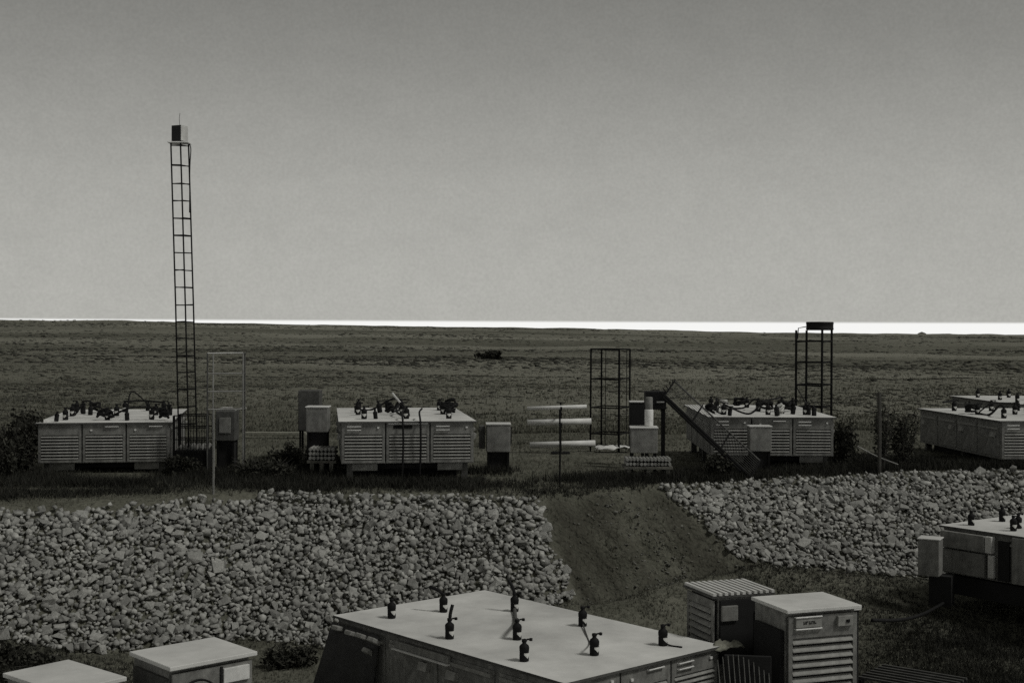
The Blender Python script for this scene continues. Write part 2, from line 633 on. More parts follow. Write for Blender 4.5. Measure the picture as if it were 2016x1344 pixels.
# loose clods and small stones on the earth chute and at the slope toes
def clods(n=800):
    V, Fa, o = [], [], 0
    while n > 0:
        sl_ = random.random() ** .8 * 1.25
        if random.random() < .55:
            x_ = 2.05 + 1.2 * min(sl_, 1) + random.gauss(0, .35)
        else:
            x_ = random.uniform(.5, 5.2)
        if random.random() < .3:
            x_, sl_ = random.uniform(-9, 12), random.uniform(1.0, 1.2)
        elif not (.6 + .75 * min(sl_, 1) < x_ < 3.3 + 1.75 * min(sl_, 1)):
            continue
        y_ = float(top_y(x_)) - sl_ * 1.2 * float(drop(x_))
        v, f = STONE_NP[n % len(STONE_NP)]
        q = random.uniform(.010, .034) * (1.8 if random.random() < .05 else 1)
        M = np.array(Matrix.Rotation(random.uniform(0, 6), 3, 'Z') @ Matrix.Diagonal((q * 1.3, q, q * .7)))
        V.append(v @ M.T + np.array([x_, y_, float(H(x_, y_)) + q * .2]))
        Fa.append(f + o)
        o += len(v)
        n -= 1
    tag(link('loose_clods', np_mesh('loose_clods', np.concatenate(V), np.concatenate(Fa), 'clod')), 'loose clods and pebbles on the bare earth chute', 'pebbles', kind='stuff')
mat('clod', .13, .95, .3, 9.0, .3, 26, (1, 1, .88), island=.4, spec=.1)
clods()

# ------------------------------------------------------------------ grass and scrub (stuff)
def tufts(name, pts, hmin, hmax, width, blades, m, label, lean=.5, cat='grass'):
    n = len(pts)
    P = np.repeat(pts, blades, 0)
    k = n * blades
    ang = rng.random(k) * 2 * np.pi
    h = rng.uniform(hmin, hmax, k)
    ln = lean * h * rng.random(k)
    w = width * rng.uniform(.5, 1.3, k)
    off = rng.normal(0, 1, (k, 2)) * (width * 1.6)
    bx = P[:, 0] + off[:, 0]
    by = P[:, 1] + off[:, 1]
    ca, sa = np.cos(ang), np.sin(ang)
    a = np.stack([bx - ca * w, by - sa * w, P[:, 2] - .03], -1)
    b = np.stack([bx + ca * w, by + sa * w, P[:, 2] - .03], -1)
    ang2 = rng.random(k) * 2 * np.pi
    c = np.stack([bx + np.cos(ang2) * ln, by + np.sin(ang2) * ln, P[:, 2] + h], -1)
    v = np.stack([a, b, c], 1).reshape(-1, 3)
    f = np.arange(k * 3).reshape(-1, 3)
    o = link(name, np_mesh(name, v, f, m))
    return tag(o, label, cat, kind='stuff')
def fan_points(n, y0, y1, spread=.45, power=1.0):
    y = y0 + (y1 - y0) * rng.random(n) ** power
    x = (rng.random(n) * 2 - 1) * (1.5 + spread * y)
    return x, y
def slope_s(x, y):
    return (top_y(x) - y) / (1.2 * drop(x))
# terrace
x, y = fan_points(52000, 23.5, 52)
s = slope_s(x, y)
dens = .35 + .9 * np.clip(vnoise(x, y, 3.0, 41) + .5, 0, 1)
k = (s < -.03) & (rng.random(len(x)) < dens)
p = np.stack([x[k], y[k], H(x[k], y[k])], -1)
tufts('terrace_grass', p, .02, .09, .009, 5, 'grass', 'short dry grass on the upper terrace')
# darker weeds around the machines, thickened to deepen the shade under the containers
x, y = fan_points(170000, 25.0, 40)
s = slope_s(x, y)
dk = vnoise(x * .8, y, 2.4, 52, 3) + .75 * np.exp(-((x + 5.0) / 1.6) ** 2) * (y < 36) + .5 * np.exp(-((x - 8.8) / 1.2) ** 2) + .4 * np.exp(-((x + 10.8) / 1.0) ** 2) + .35 * np.exp(-((x - 1.9) / 1.6) ** 2) * (y < 33)
dk = dk + .75 * np.exp(-((y - top_y(x) - 1.9) / 1.5) ** 2) * (np.abs(x) < 13) * np.where((x > -.6) & (x < 1.6), .3, 1.0)
k = (s < -.06) & (rng.random(len(x)) < 1.25 * np.clip((dk - .30) / .55, 0, 1) ** 1.6) & (y < 40)
p = np.stack([x[k], y[k], H(x[k], y[k])], -1)
tufts('dark_weeds', p, .03, .16, .011, 4, 'scrub', 'dark weeds around the machines on the terrace', lean=1.3, cat='weeds')
# tall dark weeds between the machines, also standing in for shade before the containers
TW = [(-5.3, 30.0, 1.35, 1.7, 1), (-10.7, 29.0, 1.0, 1.2, 1), (4.9, 30.7, 1.3, .9, 1), (7.6, 31.0, 1.5, .7, .8), (2.2, 29.6, 1.4, .7, .8), (-2.6, 28.5, 2.2, .5, 1), (-8.8, 28.0, 1.9, .45, 1), (11, 31.5, 2.6, .6, 1), (-7.0, 29.6, .9, 1.0, .9), (9.3, 32.5, .8, 1.0, .7), (-.6, 31.0, .7, .5, .7), (4.2, 30.0, .9, .6, 1)]
P_ = []
for (cx_, cy_, rx_, ry_, w_) in TW:
    nn = int(420 * rx_ * ry_ * 3.1 * w_)
    a_ = rng.random(nn) * 2 * np.pi
    r_ = np.sqrt(rng.random(nn)) * (1 + .35 * np.sin(a_ * 3 + cx_) + .25 * rng.normal(0, 1, nn))
    P_.append(np.stack([cx_ + rx_ * r_ * np.cos(a_), cy_ + ry_ * r_ * np.sin(a_)], -1))
P_ = np.concatenate(P_)
P_ = P_[slope_s(P_[:, 0], P_[:, 1]) < -.05]
tufts('tall_weeds', np.column_stack([P_, H(P_[:, 0], P_[:, 1])]), .06, .26, .010, 4, 'scrub', 'tall dark weeds in the gaps between the machines, also deepening the shade before them', lean=1.0, cat='weeds')
# lower yard and chute
x, y = fan_points(60000, 10, 29.5, .47)
s = slope_s(x, y)
k = (s > 1.0) | ((s > .0) & (chute(x, np.clip(s, 0, 1)) > .6) & (rng.random(len(x)) < .55))
p = np.stack([x[k], y[k], H(x[k], y[k])], -1)
tufts('yard_grass', p, .02, .08, .008, 5, 'grass', 'sparse dry grass in the lower yard and on the earth chute')
x, y = fan_points(90000, 12, 28, .47)
s = slope_s(x, y)
dk = vnoise(x, y, 1.8, 61, 3) + .45 * (x > 4.5) + .5 * sstep(5.5, 7.5, x) * (1 - sstep(23, 26, y)) + .6 * np.exp(-((x + 7.6) / 1.5) ** 2)
k = (s > 1.02) & (rng.random(len(x)) < 1.2 * np.clip((dk - .1) / .6, 0, 1) ** 1.4)
p = np.stack([x[k], y[k], H(x[k], y[k])], -1)
tufts('yard_weeds', p, .02, .08, .010, 5, 'scrub', 'dark weeds growing in the lower yard', lean=1.6, cat='weeds')
YW = [(8.4, 24.2, 1.5, 1.3), (8.0, 21.5, 1.3, 1.5), (6.6, 19.0, 1.0, 1.6), (-7.9, 20.6, .9, 1.1)]  # weed patches darken the ground, chiefly for shade under the lower right container
P_ = []
for (cx_, cy_, rx_, ry_) in YW:
    nn = int(300 * rx_ * ry_ * 3.1)
    a_ = rng.random(nn) * 2 * np.pi
    r_ = np.sqrt(rng.random(nn)) * (1 + .3 * np.sin(a_ * 3 + cx_) + .3 * rng.normal(0, 1, nn))
    P_.append(np.stack([cx_ + rx_ * r_ * np.cos(a_), cy_ + ry_ * r_ * np.sin(a_)], -1))
P_ = np.concatenate(P_)
P_ = P_[slope_s(P_[:, 0], P_[:, 1]) > 1.0]
tufts('shade_weeds', np.column_stack([P_, H(P_[:, 0], P_[:, 1])]), .05, .16, .009, 4, 'scrub', 'dark weeds put in for the shade around the lower right container', lean=1.3, cat='weeds')
# steppe grass farther out
x, y = fan_points(80000, 44, 330, .42, 2.0)
k = rng.random(len(x)) < .4 + .8 * np.clip(vnoise(x, y, 9.0, 71) + .4, 0, 1)
p = np.stack([x[k], y[k], H(x[k], y[k])], -1)
tufts('steppe_grass', p, .04, .14, .03, 3, 'grass', 'dry grass of the open steppe behind the machines')
# bands of dark scrub on the steppe
def clumps(name, n, y0, y1, thr, size, label, seed, centres=None):
    yy = np.exp(rng.uniform(np.log(y0), np.log(y1), n))
    xx = (rng.random(n) * 2 - 1) * .44 * yy
    band = vnoise(xx * .3, yy, y0 * .25, seed, 6) + .22 * rng.normal(0, .5, n) + .14 * (xx < 0)
    k = band > thr
    if centres:
        cy = np.exp(rng.uniform(np.log(y0), np.log(y1), centres))
        cx = (rng.random(centres) ** 1.3 * 2 - 1) * .42 * cy
        ci = rng.integers(0, centres, n)
        wide = rng.uniform(.4, 1.6, centres)[ci]
        yy = cy[ci] * (1 + .035 * rng.normal(0, 1, n) * wide)
        xx = cx[ci] + rng.normal(0, 1, n) * .028 * cy[ci] * wide
        k = yy > 42
    xx, yy = xx[k], yy[k]
    v0, f0 = STONE_NP[3]
    sz = size * rng.uniform(.25, 1.1, len(xx)) * (yy / y0) ** .5
    Z = H(xx, yy)
    a = rng.random(len(xx)) * 6.28
    V = np.repeat(v0[None], len(xx), 0) * (1 + .35 * rng.normal(0, 1, (len(xx), len(v0), 1)))
    X = V[..., 0] * sz[:, None] * 1.6
    Y = V[..., 1] * sz[:, None]
    Zv = V[..., 2] * sz[:, None] * .34 + Z[:, None] + sz[:, None] * .12
    out = np.stack([xx[:, None] + X, yy[:, None] + Y, Zv], -1).reshape(-1, 3)
    f = (f0[None] + (np.arange(len(xx)) * len(v0))[:, None, None]).reshape(-1, 3)
    tag(link(name, np_mesh(name, out, f, 'far_scrub')), label, 'scrub', kind='stuff')
clumps('low_scrub', 14000, 44, 170, .33, .085, 'low dark scrub scattered over the near steppe', 81)
clumps('far_scrub', 26000, 130, 700, .27, .24, 'bands of dark scrub across the far steppe', 91)

clumps('scrub_patches', 9000, 50, 620, 0, .11, 'ragged dark patches of scrub on the steppe', 95, centres=260)

# ------------------------------------------------------------------ equipment containers
CACHE = {}
def cached(key, fn):
    if key not in CACHE:
        CACHE[key] = fn()
    return CACHE[key]
CW, CL, CZ0, CZ1 = 3.0, 5.1, .38, 1.32      # width, length, underside, roof

def outlet_mesh():
    mb = MB()
    mb.lathe([(.060, 0), (.064, .01), (.064, .122), (.060, .128), (.066, .138), (.068, .19), (.058, .212), (.038, .228), (.027, .24), (.027, .262)], 14)
    mb.box((0, 0, .274), (.052, .046, .04))
    mb.tube([(.02, 0, .276), (.06, -.01, .284), (.10, -.02, .278)], .012, 6)
    mb.box((.10, -.02, .277), (.03, .035, .036))
    return mb.mesh('roof_outlet', 'rubber', True)
def patch_mesh():
    mb = MB()
    vs_, fs = [], []
    n = 6
    for i in range(n + 1):
        a = -math.pi / 2 + (i / n - .5) * 1.5
        t = abs(i / n - .5) * 2
        r = .0685
        for z in (.045 + .05 * t, .118):
            vs_.append((r * math.cos(a), r * math.sin(a), z))
    for i in range(n):
        fs.append((2 * i, 2 * i + 2, 2 * i + 3, 2 * i + 1))
    mb.add(vs_, fs)
    return mb.mesh('label_patch', 'label_paper')
def slat_mesh(w, h, name='slat'):
    mb = MB()
    # a bent sheet: outer lip hangs forward, upper edge tucks in
    t = .006
    prof = [(.016, h * .38), (-.004, h * .22), (-.034, -h * .16), (-.036, -h * .30)]
    vs_ = []
    for x in (-w / 2, w / 2):
        for (y_, z_) in prof:
            vs_.append((x, y_, z_))
        for (y_, z_) in reversed(prof):
            vs_.append((x, y_ + t, z_))
    n = len(prof) * 2
    fs = [(i, (i + 1) % n, n + (i + 1) % n, n + i) for i in range(n)]
    fs += [tuple(range(n - 1, -1, -1)), tuple(range(n, 2 * n))]
    mb.add(vs_, fs)
    return mb.mesh(name, 'slat_paint')
def door(parent, cx, y, z0, z1, w, nsl, header=.30, plate=0, M=None):
    """a louvred door panel: frame ring, header sheet, slats, handle"""
    def mk():
        mb = MB()
        fr = .06
        d = .03
        hh = z1 - z0
        mb.box((-w / 2 + fr / 2, -d / 2, hh / 2), (fr, d, hh))
        mb.box((w / 2 - fr / 2, -d / 2, hh / 2), (fr, d, hh))
        mb.box((0, -d / 2, fr / 2), (w - 2 * fr, d, fr))
        mb.box((0, -d / 2, hh - header / 2), (w - 2 * fr, d - .004, header))
        return mb.mesh('door_panel', 'body_paint')
    me = cached(('door', round(w, 3), round(z1 - z0, 3), header), mk)
    loc = T(cx, y, z0)
    o = link('door_panel', me, parent, (M @ loc) if M is not None else loc)
    link('dark_backing', cached(('back', round(w, 3), round(z1 - z0, 3)), lambda: MB().box((0, .034, (z1 - z0) / 2), (w - .04, .01, z1 - z0 - .04)).mesh('dark_backing', 'dark_void')), o)  # near-black sheet stands in for the shade behind the slats
    ih = (z1 - z0) - header - .06
    pitch = ih / nsl
    sm = cached(('slat', round(w, 3), round(pitch, 4)), lambda: slat_mesh(w - .13, pitch * .92))
    for k in range(nsl):
        j = Matrix.Rotation(random.uniform(-.004, .004), 4, 'Y')
        link('slat', sm, o, T(0, -.004, .06 + pitch * (k + .5)) @ j)
    hm = cached('handle', lambda: MB().tube([(-.15, 0, 0), (-.15, -.03, 0), (.15, -.03, 0), (.15, 0, 0)], .011, 6).mesh('handle', 'trim_paint'))
    top = z1 - z0
    if plate == 1:
        link('handle', hm, o, T(-w * .22, -.03, top - .075))
        link('handle', hm, o, T(-w * .22, -.03, top - .155))
        link('latch', cached('latch', lambda: MB().box((0, -.012, 0), (.045, .024, .035)).mesh('latch', 'trim_paint')), o, T(w * .34, -.028, top - .10))
    elif plate == 2:
        link('name_plate', cached('nplate', lambda: MB().box((0, -.006, 0), (.42, .012, .075)).mesh('name_plate', 'dark_metal')), o, T(-w * .12, -.028, top - .085))
        link('top_rail', cached('trail', lambda: MB().box((0, -.012, 0), (.88, .024, .022)).mesh('top_rail', 'trim_paint')), o, T(0, -.028, top - .012))
    elif plate == 3:
        link('handle', hm, o, T(w * .18, -.03, top - .06))
        link('latch', cached('latch', lambda: MB().box((0, -.012, 0), (.045, .024, .035)).mesh('latch', 'trim_paint')), o, T(-w * .30, -.028, top - .14))
    return o

def container(loc, rz, label, plates=(1, 2, 1), outlets=True, rz_patch=None, sides=True, tilt=0.0):
    root = empty('equipment_container', loc, rz, label, 'container', 'long louvred equipment containers')
    root.rotation_euler = (0, tilt, rz)
    W2, L2 = CW / 2, CL / 2
    # shell: side walls, back, floor; the front is an open recess behind the louvres
    def shell():
        mb = MB()
        mb.box((0, L2 - .03, (CZ0 + CZ1) / 2), (CW - .12, .06, CZ1 - CZ0 - .02))
        mb.box((0, 0, CZ0 + .02), (CW - .12, CL - .06, .04))
        for s in (-1, 1):
            mb.box((s * (W2 - .055), 0, (CZ0 + CZ1) / 2 - .01), (.05, CL - .04, CZ1 - CZ0 - .02))
        return mb.mesh('body', 'body_paint')
    link('body', cached('shell', shell), root, bevel=.008)
    link('dark_core', cached('dark_core', lambda: MB().box((0, .1, (CZ0 + CZ1) / 2), (CW - .3, CL - .3, CZ1 - CZ0 - .12)).mesh('dark_core', 'dark_void')), root)  # near-black block stands in for the unlit inside behind the louvres
    def roof():
        # slightly dished sheet with a folded rim
        nx, ny = 16, 26
        vs_, fs = [], []
        rr = random.Random(5)
        ox, oy = W2 + .035, L2 + .045
        for j in range(ny + 1):
            for i in range(nx + 1):
                x_, y_ = -ox + 2 * ox * i / nx, -oy + 2 * oy * j / ny
                e = min(1, min(i, nx - i, j, ny - j) / 2.0)
                z_ = CZ1 - .006 * e * math.sin(i * .8) * math.sin(j * .7) + .003 * e * rr.uniform(-1, 1)
                vs_.append((x_, y_, z_))
        for j in range(ny):
            for i in range(nx):
                a = j * (nx + 1) + i
                fs.append((a, a + 1, a + nx + 2, a + nx + 1))
        mb = MB()
        mb.add(vs_, fs)
        me = mb.mesh('roof', 'roof_paint', True)
        return me
    ro = link('roof', cached('roof', roof), root)
    def rim():
        mb = MB()
        ox, oy = W2 + .035, L2 + .045
        t, h = .006, .035
        for s in (-1, 1):
            mb.box((s * (ox - t / 2), 0, CZ1 - h / 2 - .001), (t, 2 * oy, h))
            mb.box((0, s * (oy - t / 2), CZ1 - h / 2 - .001), (2 * ox - 2 * t - .002, t, h))
        mb.box((0, 0, CZ1 - .032), (2 * ox - .05, 2 * oy - .05, .008))
        return mb.mesh('rim', 'dark_box')
    link('rim', cached('rim', rim), ro)
    for k, cx in enumerate((-1.0, 0.0, 1.0)):
        door(root, cx * .985, -L2 + .03, CZ0 + .02, CZ1 - .04, .955, 8, .25, plates[k])
    # side walls: four framed panels with a rail each
    if sides:
        pm = cached('spanel', lambda: MB().box((0, 0, 0), (.02, 1.13, .74)).mesh('side_panel', 'body_paint'))
        rm = cached('srail', lambda: MB().box((0, 0, 0), (.04, 1.05, .05)).mesh('side_rail', 'slat_paint'))
        bm_ = cached('sbrk', lambda: MB().box((0, 0, 0), (.07, .20, .12), rot=Matrix.Rotation(.3, 3, 'Y')).mesh('bracket', 'slat_paint'))
        for s in (-1, 1):
            for k in range(4):
                yy = -L2 + .70 + k * 1.235
                sp = link('side_panel', pm, root, T(s * (W2 - .022), yy, (CZ0 + CZ1) / 2 - .03))
                sp2 = link('side_rail', rm, sp, T(s * .03, 0, .30))
                link('bracket', bm_, sp, T(s * .04, .3 if k % 2 else -.3, .14))
    # beams, a black block filling in the shade beneath, legs, bumper plates
    def chassis_and_shade():
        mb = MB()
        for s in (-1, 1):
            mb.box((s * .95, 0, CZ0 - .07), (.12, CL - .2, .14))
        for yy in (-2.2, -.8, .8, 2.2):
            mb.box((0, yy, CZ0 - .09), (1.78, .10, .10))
        mb.box((0, .22, .19), (2.3, CL - .9, .30))  # black block closes the clearance so the underside stays in deep shade
        return mb.mesh('chassis_and_shade', 'dark_void')
    link('chassis_and_shade', cached('chassis_and_shade', chassis_and_shade), root)
    lm = cached('cleg', lambda: MB().box((0, 0, 0), (.14, .14, .34)).box((0, 0, -.2), (.26, .26, .05)).mesh('leg', 'dark_box'))  # legs coloured dark to blend into the shade underneath
    for s in (-1, 1):
        for yy in (-2.38, 0, 2.38):
            link('leg', lm, root, T(s * 1.28, yy, .21))
    bp = cached('bplate', lambda: MB().box((0, 0, 0), (.56, .03, .15)).mesh('bumper_plate', 'grey_box'))
    for cx in (-.95, .95):
        link('bumper_plate', bp, root, T(cx, -L2 + .10, CZ0 - .085))
    pts = []
    if outlets:
        om, pmm = cached('outlet', outlet_mesh), cached('patch', patch_mesh)
        a0 = rz_patch if rz_patch is not None else -rz
        for j in range(3):
            for i in range(3):
                x_, y_ = -1.0 + i * 1.0 + random.uniform(-.06, .06), -1.70 + j * 1.52 + random.uniform(-.08, .08)
                o = link('roof_outlet', om, root, T(x_, y_, CZ1 + .004) @ Matrix.Rotation(a0 + random.uniform(-.25, .25), 4, 'Z') @ Matrix.Rotation(random.uniform(-.03, .03), 4, 'X'))
                link('label_patch', pmm, o)
                pts.append((x_, y_))
    return root, pts

def cable(root, pts, r=.03, name='cable', m='rubber', n=40):
    """smooth tube through the points (Catmull-Rom)"""
    P_ = [Vector(p) for p in pts]
    P_ = [P_[0] * 2 - P_[1]] + P_ + [P_[-1] * 2 - P_[-2]]
    out = []
    seg = max(2, n // (len(P_) - 3))
    for i in range(1, len(P_) - 2):
        a, b, c, d = P_[i - 1:i + 3]
        for k in range(seg):
            t = k / seg
            out.append(.5 * ((2 * b) + (c - a) * t + (2 * a - 5 * b + 4 * c - d) * t * t + (3 * b - a - 3 * c + d) * t ** 3))
    out.append(P_[-2])
    return MB().tube(out, r, 6).build(name, m, root, True)
def roof_clutter(root, pts, seed, n=6, coil=2, pale=0):
    r = random.Random(seed)
    z0 = CZ1 + .03
    for k in range(n):
        a, b = r.sample(pts, 2)
        if abs(a[0] - b[0]) + abs(a[1] - b[1]) > 2.9:
            b = (a[0] + r.uniform(-.9, .9), a[1] + r.uniform(-.6, .6))
        m = ((a[0] + b[0]) / 2 + r.uniform(-.2, .2), (a[1] + b[1]) / 2 + r.uniform(-.3, .3))
        cable(root, [(a[0], a[1], z0 + .25), (a[0] + (m[0] - a[0]) * .3, a[1] + (m[1] - a[1]) * .3, z0 + .24 + r.random() * .06), (m[0], m[1], z0 + r.choice((.0, .1, .25))), (b[0], b[1], z0 + r.choice((.0, .22)))], r.uniform(.018, .030))
    for k in range(coil):
        cx, cy = r.choice(pts)
        cx += r.uniform(-.4, .4)
        cy += r.uniform(-.3, .3)
        q = []
        R0 = r.uniform(.09, .17)
        for i in range(22):
            a = i * .85
            q.append((cx + R0 * math.cos(a) * r.uniform(.8, 1.15), cy + R0 * math.sin(a) * r.uniform(.8, 1.15), z0 + .02 + i * .009 + r.uniform(-.02, .06)))
        cable(root, q, r.uniform(.022, .034), n=100, m='rubber' if k >= pale else 'pale_metal')
def ground_z(x, y):
    return float(H(x, y))
def far_container(pxc, yfront, rz, roofz, label, **kw):
    p = at_y(pxc, 900, yfront)
    c = Vector((p.x, yfront, 0)) + Matrix.Rotation(rz, 3, 'Z') @ Vector((0, CL / 2, 0))
    return container((c.x, c.y, roofz - CZ1), rz, label, **kw)

# far row
c1, p1 = far_container(205, 30.6, R(10), 1.19, 'long louvred container beside the tall lattice mast, cables heaped on its roof', plates=(0, 3, 3))
roof_clutter(c1, p1, 11, 4, 3)
cable(c1, [(.35, -1.1, 1.36), (.45, -.9, 1.95), (.95, -.7, 1.50), (1.3, -.6, 1.37)], .018)
c2, p2 = far_container(803, 29.4, R(8.0), 1.33, 'louvred container in the middle with two dark cables hanging down its front', plates=(1, 2, 1))
roof_clutter(c2, p2, 23, 3, 3)
for xx in (-.12, .27):
    cable(c2, [(xx + .1, -1.7, 1.55), (xx, -2.3, 1.50), (xx, -2.64, 1.30), (xx + .01, -2.65, .75), (xx - .01, -2.63, .1)], .022)
cable(c2, [(-.30, -1.5, 1.90), (-.22, -1.55, 1.80), (-.12, -1.6, 1.68)], .025, 'bent_pipe', 'pale_metal')
cable(c2, [(-.12, -1.6, 1.68), (-.05, -1.7, 1.60), (-.02, -1.75, 1.38)], .025)
c3, p3 = far_container(1520, 31.7, R(-1.0), 1.31, 'louvred container behind the slanting rod panel, coiled hoses on its roof', plates=(1, 3, 1))
roof_clutter(c3, p3, 37, 5, 6, 2)
# right-hand containers seen along their left side
d4 = math.atan2(-.41, 5.2)
a4 = at_z(1970, 828, 1.24)
r4 = R(4.5)
c4c = Vector((a4.x, a4.y, 0)) + Matrix.Rotation(r4, 3, 'Z') @ Vector((CW / 2, CL / 2, 0))
c4, p4 = container((c4c.x, c4c.y, 1.24 - CZ1), r4, 'louvred container cut off by the right edge, nearer of the far right pair')
roof_clutter(c4, p4, 41, 4, 2)
a6 = at_z(1950, 790, 1.2)
c6, p6 = container((a6.x + 1.6, a6.y + 1.2, 1.2 - CZ1), R(3), 'pale-roofed container farthest back at the right edge, mostly hidden')
# lower right container
zr5 = -.5
A5 = at_z(1855, 1033, zr5)
B5 = at_z(2016, 1056, zr5)
dl = (B5 - A5).normalized()
r5 = math.atan2(dl.y, dl.x) + math.pi / 2       # local -y (front) points along dl
ctr = A5 + dl * (CL / 2) + Matrix.Rotation(r5, 3, 'Z') @ Vector((CW / 2, 0, 0))
c5, p5 = container((ctr.x, ctr.y, zr5 - CZ1), r5, 'container with plain pale side at the lower right, below the stone slope', rz_patch=-r5)
o5 = [o for o in c5.children if o.name.startswith('roof_outlet')]
i5 = Matrix.Rotation(-r5, 3, 'Z')
for o, q in zip(o5, ((1912, 1034), (1973, 1026), (2005, 1040))):
    v = i5 @ (at_z(*q, zr5) - Vector((ctr.x, ctr.y, zr5)))
    o.matrix_local = T(v.x, v.y, CZ1 + .004) @ o.matrix_local.to_3x3().to_4x4()
# side lockers on the lower right container
for (l0, l1, z0, z1, dep, m) in ((.06, 1.05, .92, 1.24, .16, 'grey_box'), (.04, 1.02, .42, .88, .10, 'grey_box'), (1.06, 1.20, .92, 1.24, .14, 'pale_metal'), (1.10, 1.22, .44, .88, .10, 'pale_metal')):
    MB().box((-CW / 2 - dep / 2 + .01, CL / 2 - (l0 + l1) / 2, (z0 + z1) / 2), (dep, l1 - l0, z1 - z0)).build('side_locker', m, c5, bevel=.012)
MB().box((-.03, 0, .17), (CW - .1, CL - .06, .37)).build('shade_block', 'dark_void', c5)  # black block fills in the shade under this container
MB().box((-CW / 2 - .03, CL / 2 - 1.42, .80), (.05, .24, .76)).build('side_gap', 'dark_void', c5)
MB().box((-CW / 2 - .03, CL / 2 - 2.75, .84), (.06, 2.3, .88)).build('side_sheet', 'grey_box', c5, bevel=.01)

# extra short fittings on the far roofs
for root_, seed_, n_ in ((c1, 3, 8), (c2, 4, 6), (c3, 5, 8), (c4, 6, 6)):
    r_ = random.Random(seed_)
    for k in range(n_):
        o = link('roof_fitting', CACHE['outlet'], root_, T(r_.uniform(-1.3, 1.3), r_.uniform(-2.2, 2.2), CZ1 + .004) @ Matrix.Rotation(r_.uniform(0, 6.28), 4, 'Z') @ Matrix.Rotation(r_.uniform(-.25, .25), 4, 'X') @ Matrix.Scale(r_.uniform(.75, 1.0), 4))

# near container: roof corners read from the photograph
zrn = HC - 4.4
Ln, Bn, Rn = at_z(655, 1210, zrn), at_z(960, 1162, zrn), at_z(1425, 1270, zrn)
dw = ((Bn - Ln).normalized())
long_dir = (Rn - Bn).normalized()
rn = math.atan2(long_dir.y, long_dir.x) + math.pi / 2
cn = (Ln + Rn) / 2
cn, pn = container((cn.x, cn.y, zrn - CZ1), rn, 'nearest container, nine dark outlets standing on its wide pale roof', rz_patch=-rn + .15, plates=(1, 3, 1))
# the tall capped hoses on three of its outlets
def up_hose(root, i, pts, dxy, h):
    x_, y_ = pts[i]
    cable(root, [(x_, y_, CZ1 + .26), (x_ + dxy[0] * .3, y_ + dxy[1] * .3, CZ1 + .26 + h * .5), (x_ + dxy[0], y_ + dxy[1], CZ1 + .26 + h)], .026, 'hose')
iR = Matrix.Rotation(-rn, 3, 'Z')
def near_local(px, py):
    q = at_z(px, py, zrn)
    v = iR @ (q - Vector((cn.location.x, cn.location.y, zrn)))
    return v.x, v.y
npx = [(771, 1216), (873, 1204), (1013, 1203), (885, 1257), (1018, 1259), (1147, 1232), (1032, 1301), (1170, 1289), (1305, 1270)]
outs = [o for o in cn.children if o.name.startswith('roof_outlet')]
locs = []
for o, q in zip(outs, npx):
    x_, y_ = near_local(*q)
    rot = o.matrix_local.to_3x3().to_4x4()
    o.matrix_local = T(x_, y_, CZ1 + .004) @ rot
    locs.append((x_, y_))
up_hose(cn, 3, locs, (iR @ Vector((.04, .05, 0)))[:2], .22)
up_hose(cn, 2, locs, (iR @ Vector((-.10, .06, 0)))[:2], .22)
up_hose(cn, 1, locs, (iR @ Vector((-.22, .1, 0)))[:2], .12)
x_, y_ = locs[4]
x2, y2 = locs[2]
cable(cn, [(x_, y_, CZ1 + .29), (x_ + (x2 - x_) * .2, y_ + (y2 - y_) * .2, CZ1 + .20), (x_ + (x2 - x_) * .5, y_ + (y2 - y_) * .5, CZ1 + .05), (x_ + (x2 - x_) * .8, y_ + (y2 - y_) * .8, CZ1 + .03), (x2, y2 , CZ1 + .05)], .03, 'hose', 'dark_box')
x_, y_ = locs[5]
x2, y2 = locs[7]
cable(cn, [(x_, y_, CZ1 + .04), ((x_ * 2 + x2) / 3, (y_ * 2 + y2) / 3, CZ1 + .016), ((x_ + 2 * x2) / 3, (y_ + 2 * y2) / 3, CZ1 + .03), (x2, y2, CZ1 + .26)], .012, 'thin_cable', 'dark_box')
x_, y_ = locs[8]
v = iR @ Vector((.25, -.15, 0))
cable(cn, [(x_, y_, CZ1 + .05), (x_ + v.x * .4, y_ + v.y * .4, CZ1 + .016), (x_ + v.x, y_ + v.y, CZ1 + .016)], .012, 'thin_cable')
# black tarp hanging over the far end of its left side
def tarp():
    mb = MB()
    n, mrows = 14, 8
    vs_, fs = [], []
    for j in range(mrows + 1):
        t = j / mrows
        for i in range(n + 1):
            u = i / n
            out = .05 + t * (.40 - .25 * u) + .05 * math.sin(u * 17 + t * 2) * t
            vs_.append((-CW / 2 - out, CL / 2 + .04 - u * 1.25 + .05 * t, CZ1 - .10 - t * (1.28 - .2 * u)))
    for j in range(mrows):
        for i in range(n):
            a = j * (n + 1) + i
            fs.append((a, a + 1, a + n + 2, a + n + 1))
    mb.add(vs_, fs)
    o = mb.build('tarp', 'tarp', cn, True)
    s = o.modifiers.new('solid', 'SOLIDIFY')
    s.thickness = .008
tarp()
for k, (yy, zz) in enumerate(((2.35, 1.17), (2.0, 1.15), (1.72, 1.15), (1.42, 1.14), (1.55, .95))):
    MB().box((-CW / 2 - .10, yy, zz), (.16, .17, .07), rot=Matrix.Rotation(.25 + .1 * k, 3, 'Y')).build('bracket', 'slat_paint', cn, bevel=.015)
MB().box((-CW / 2 - .03, .35, 1.17), (.05, 1.25, .10)).build('side_trim', 'grey_box', cn, bevel=.008)
MB().box((-CW / 2 - .05, .35, 1.105), (.09, 1.28, .018)).build('side_trim', 'trim_paint', cn)
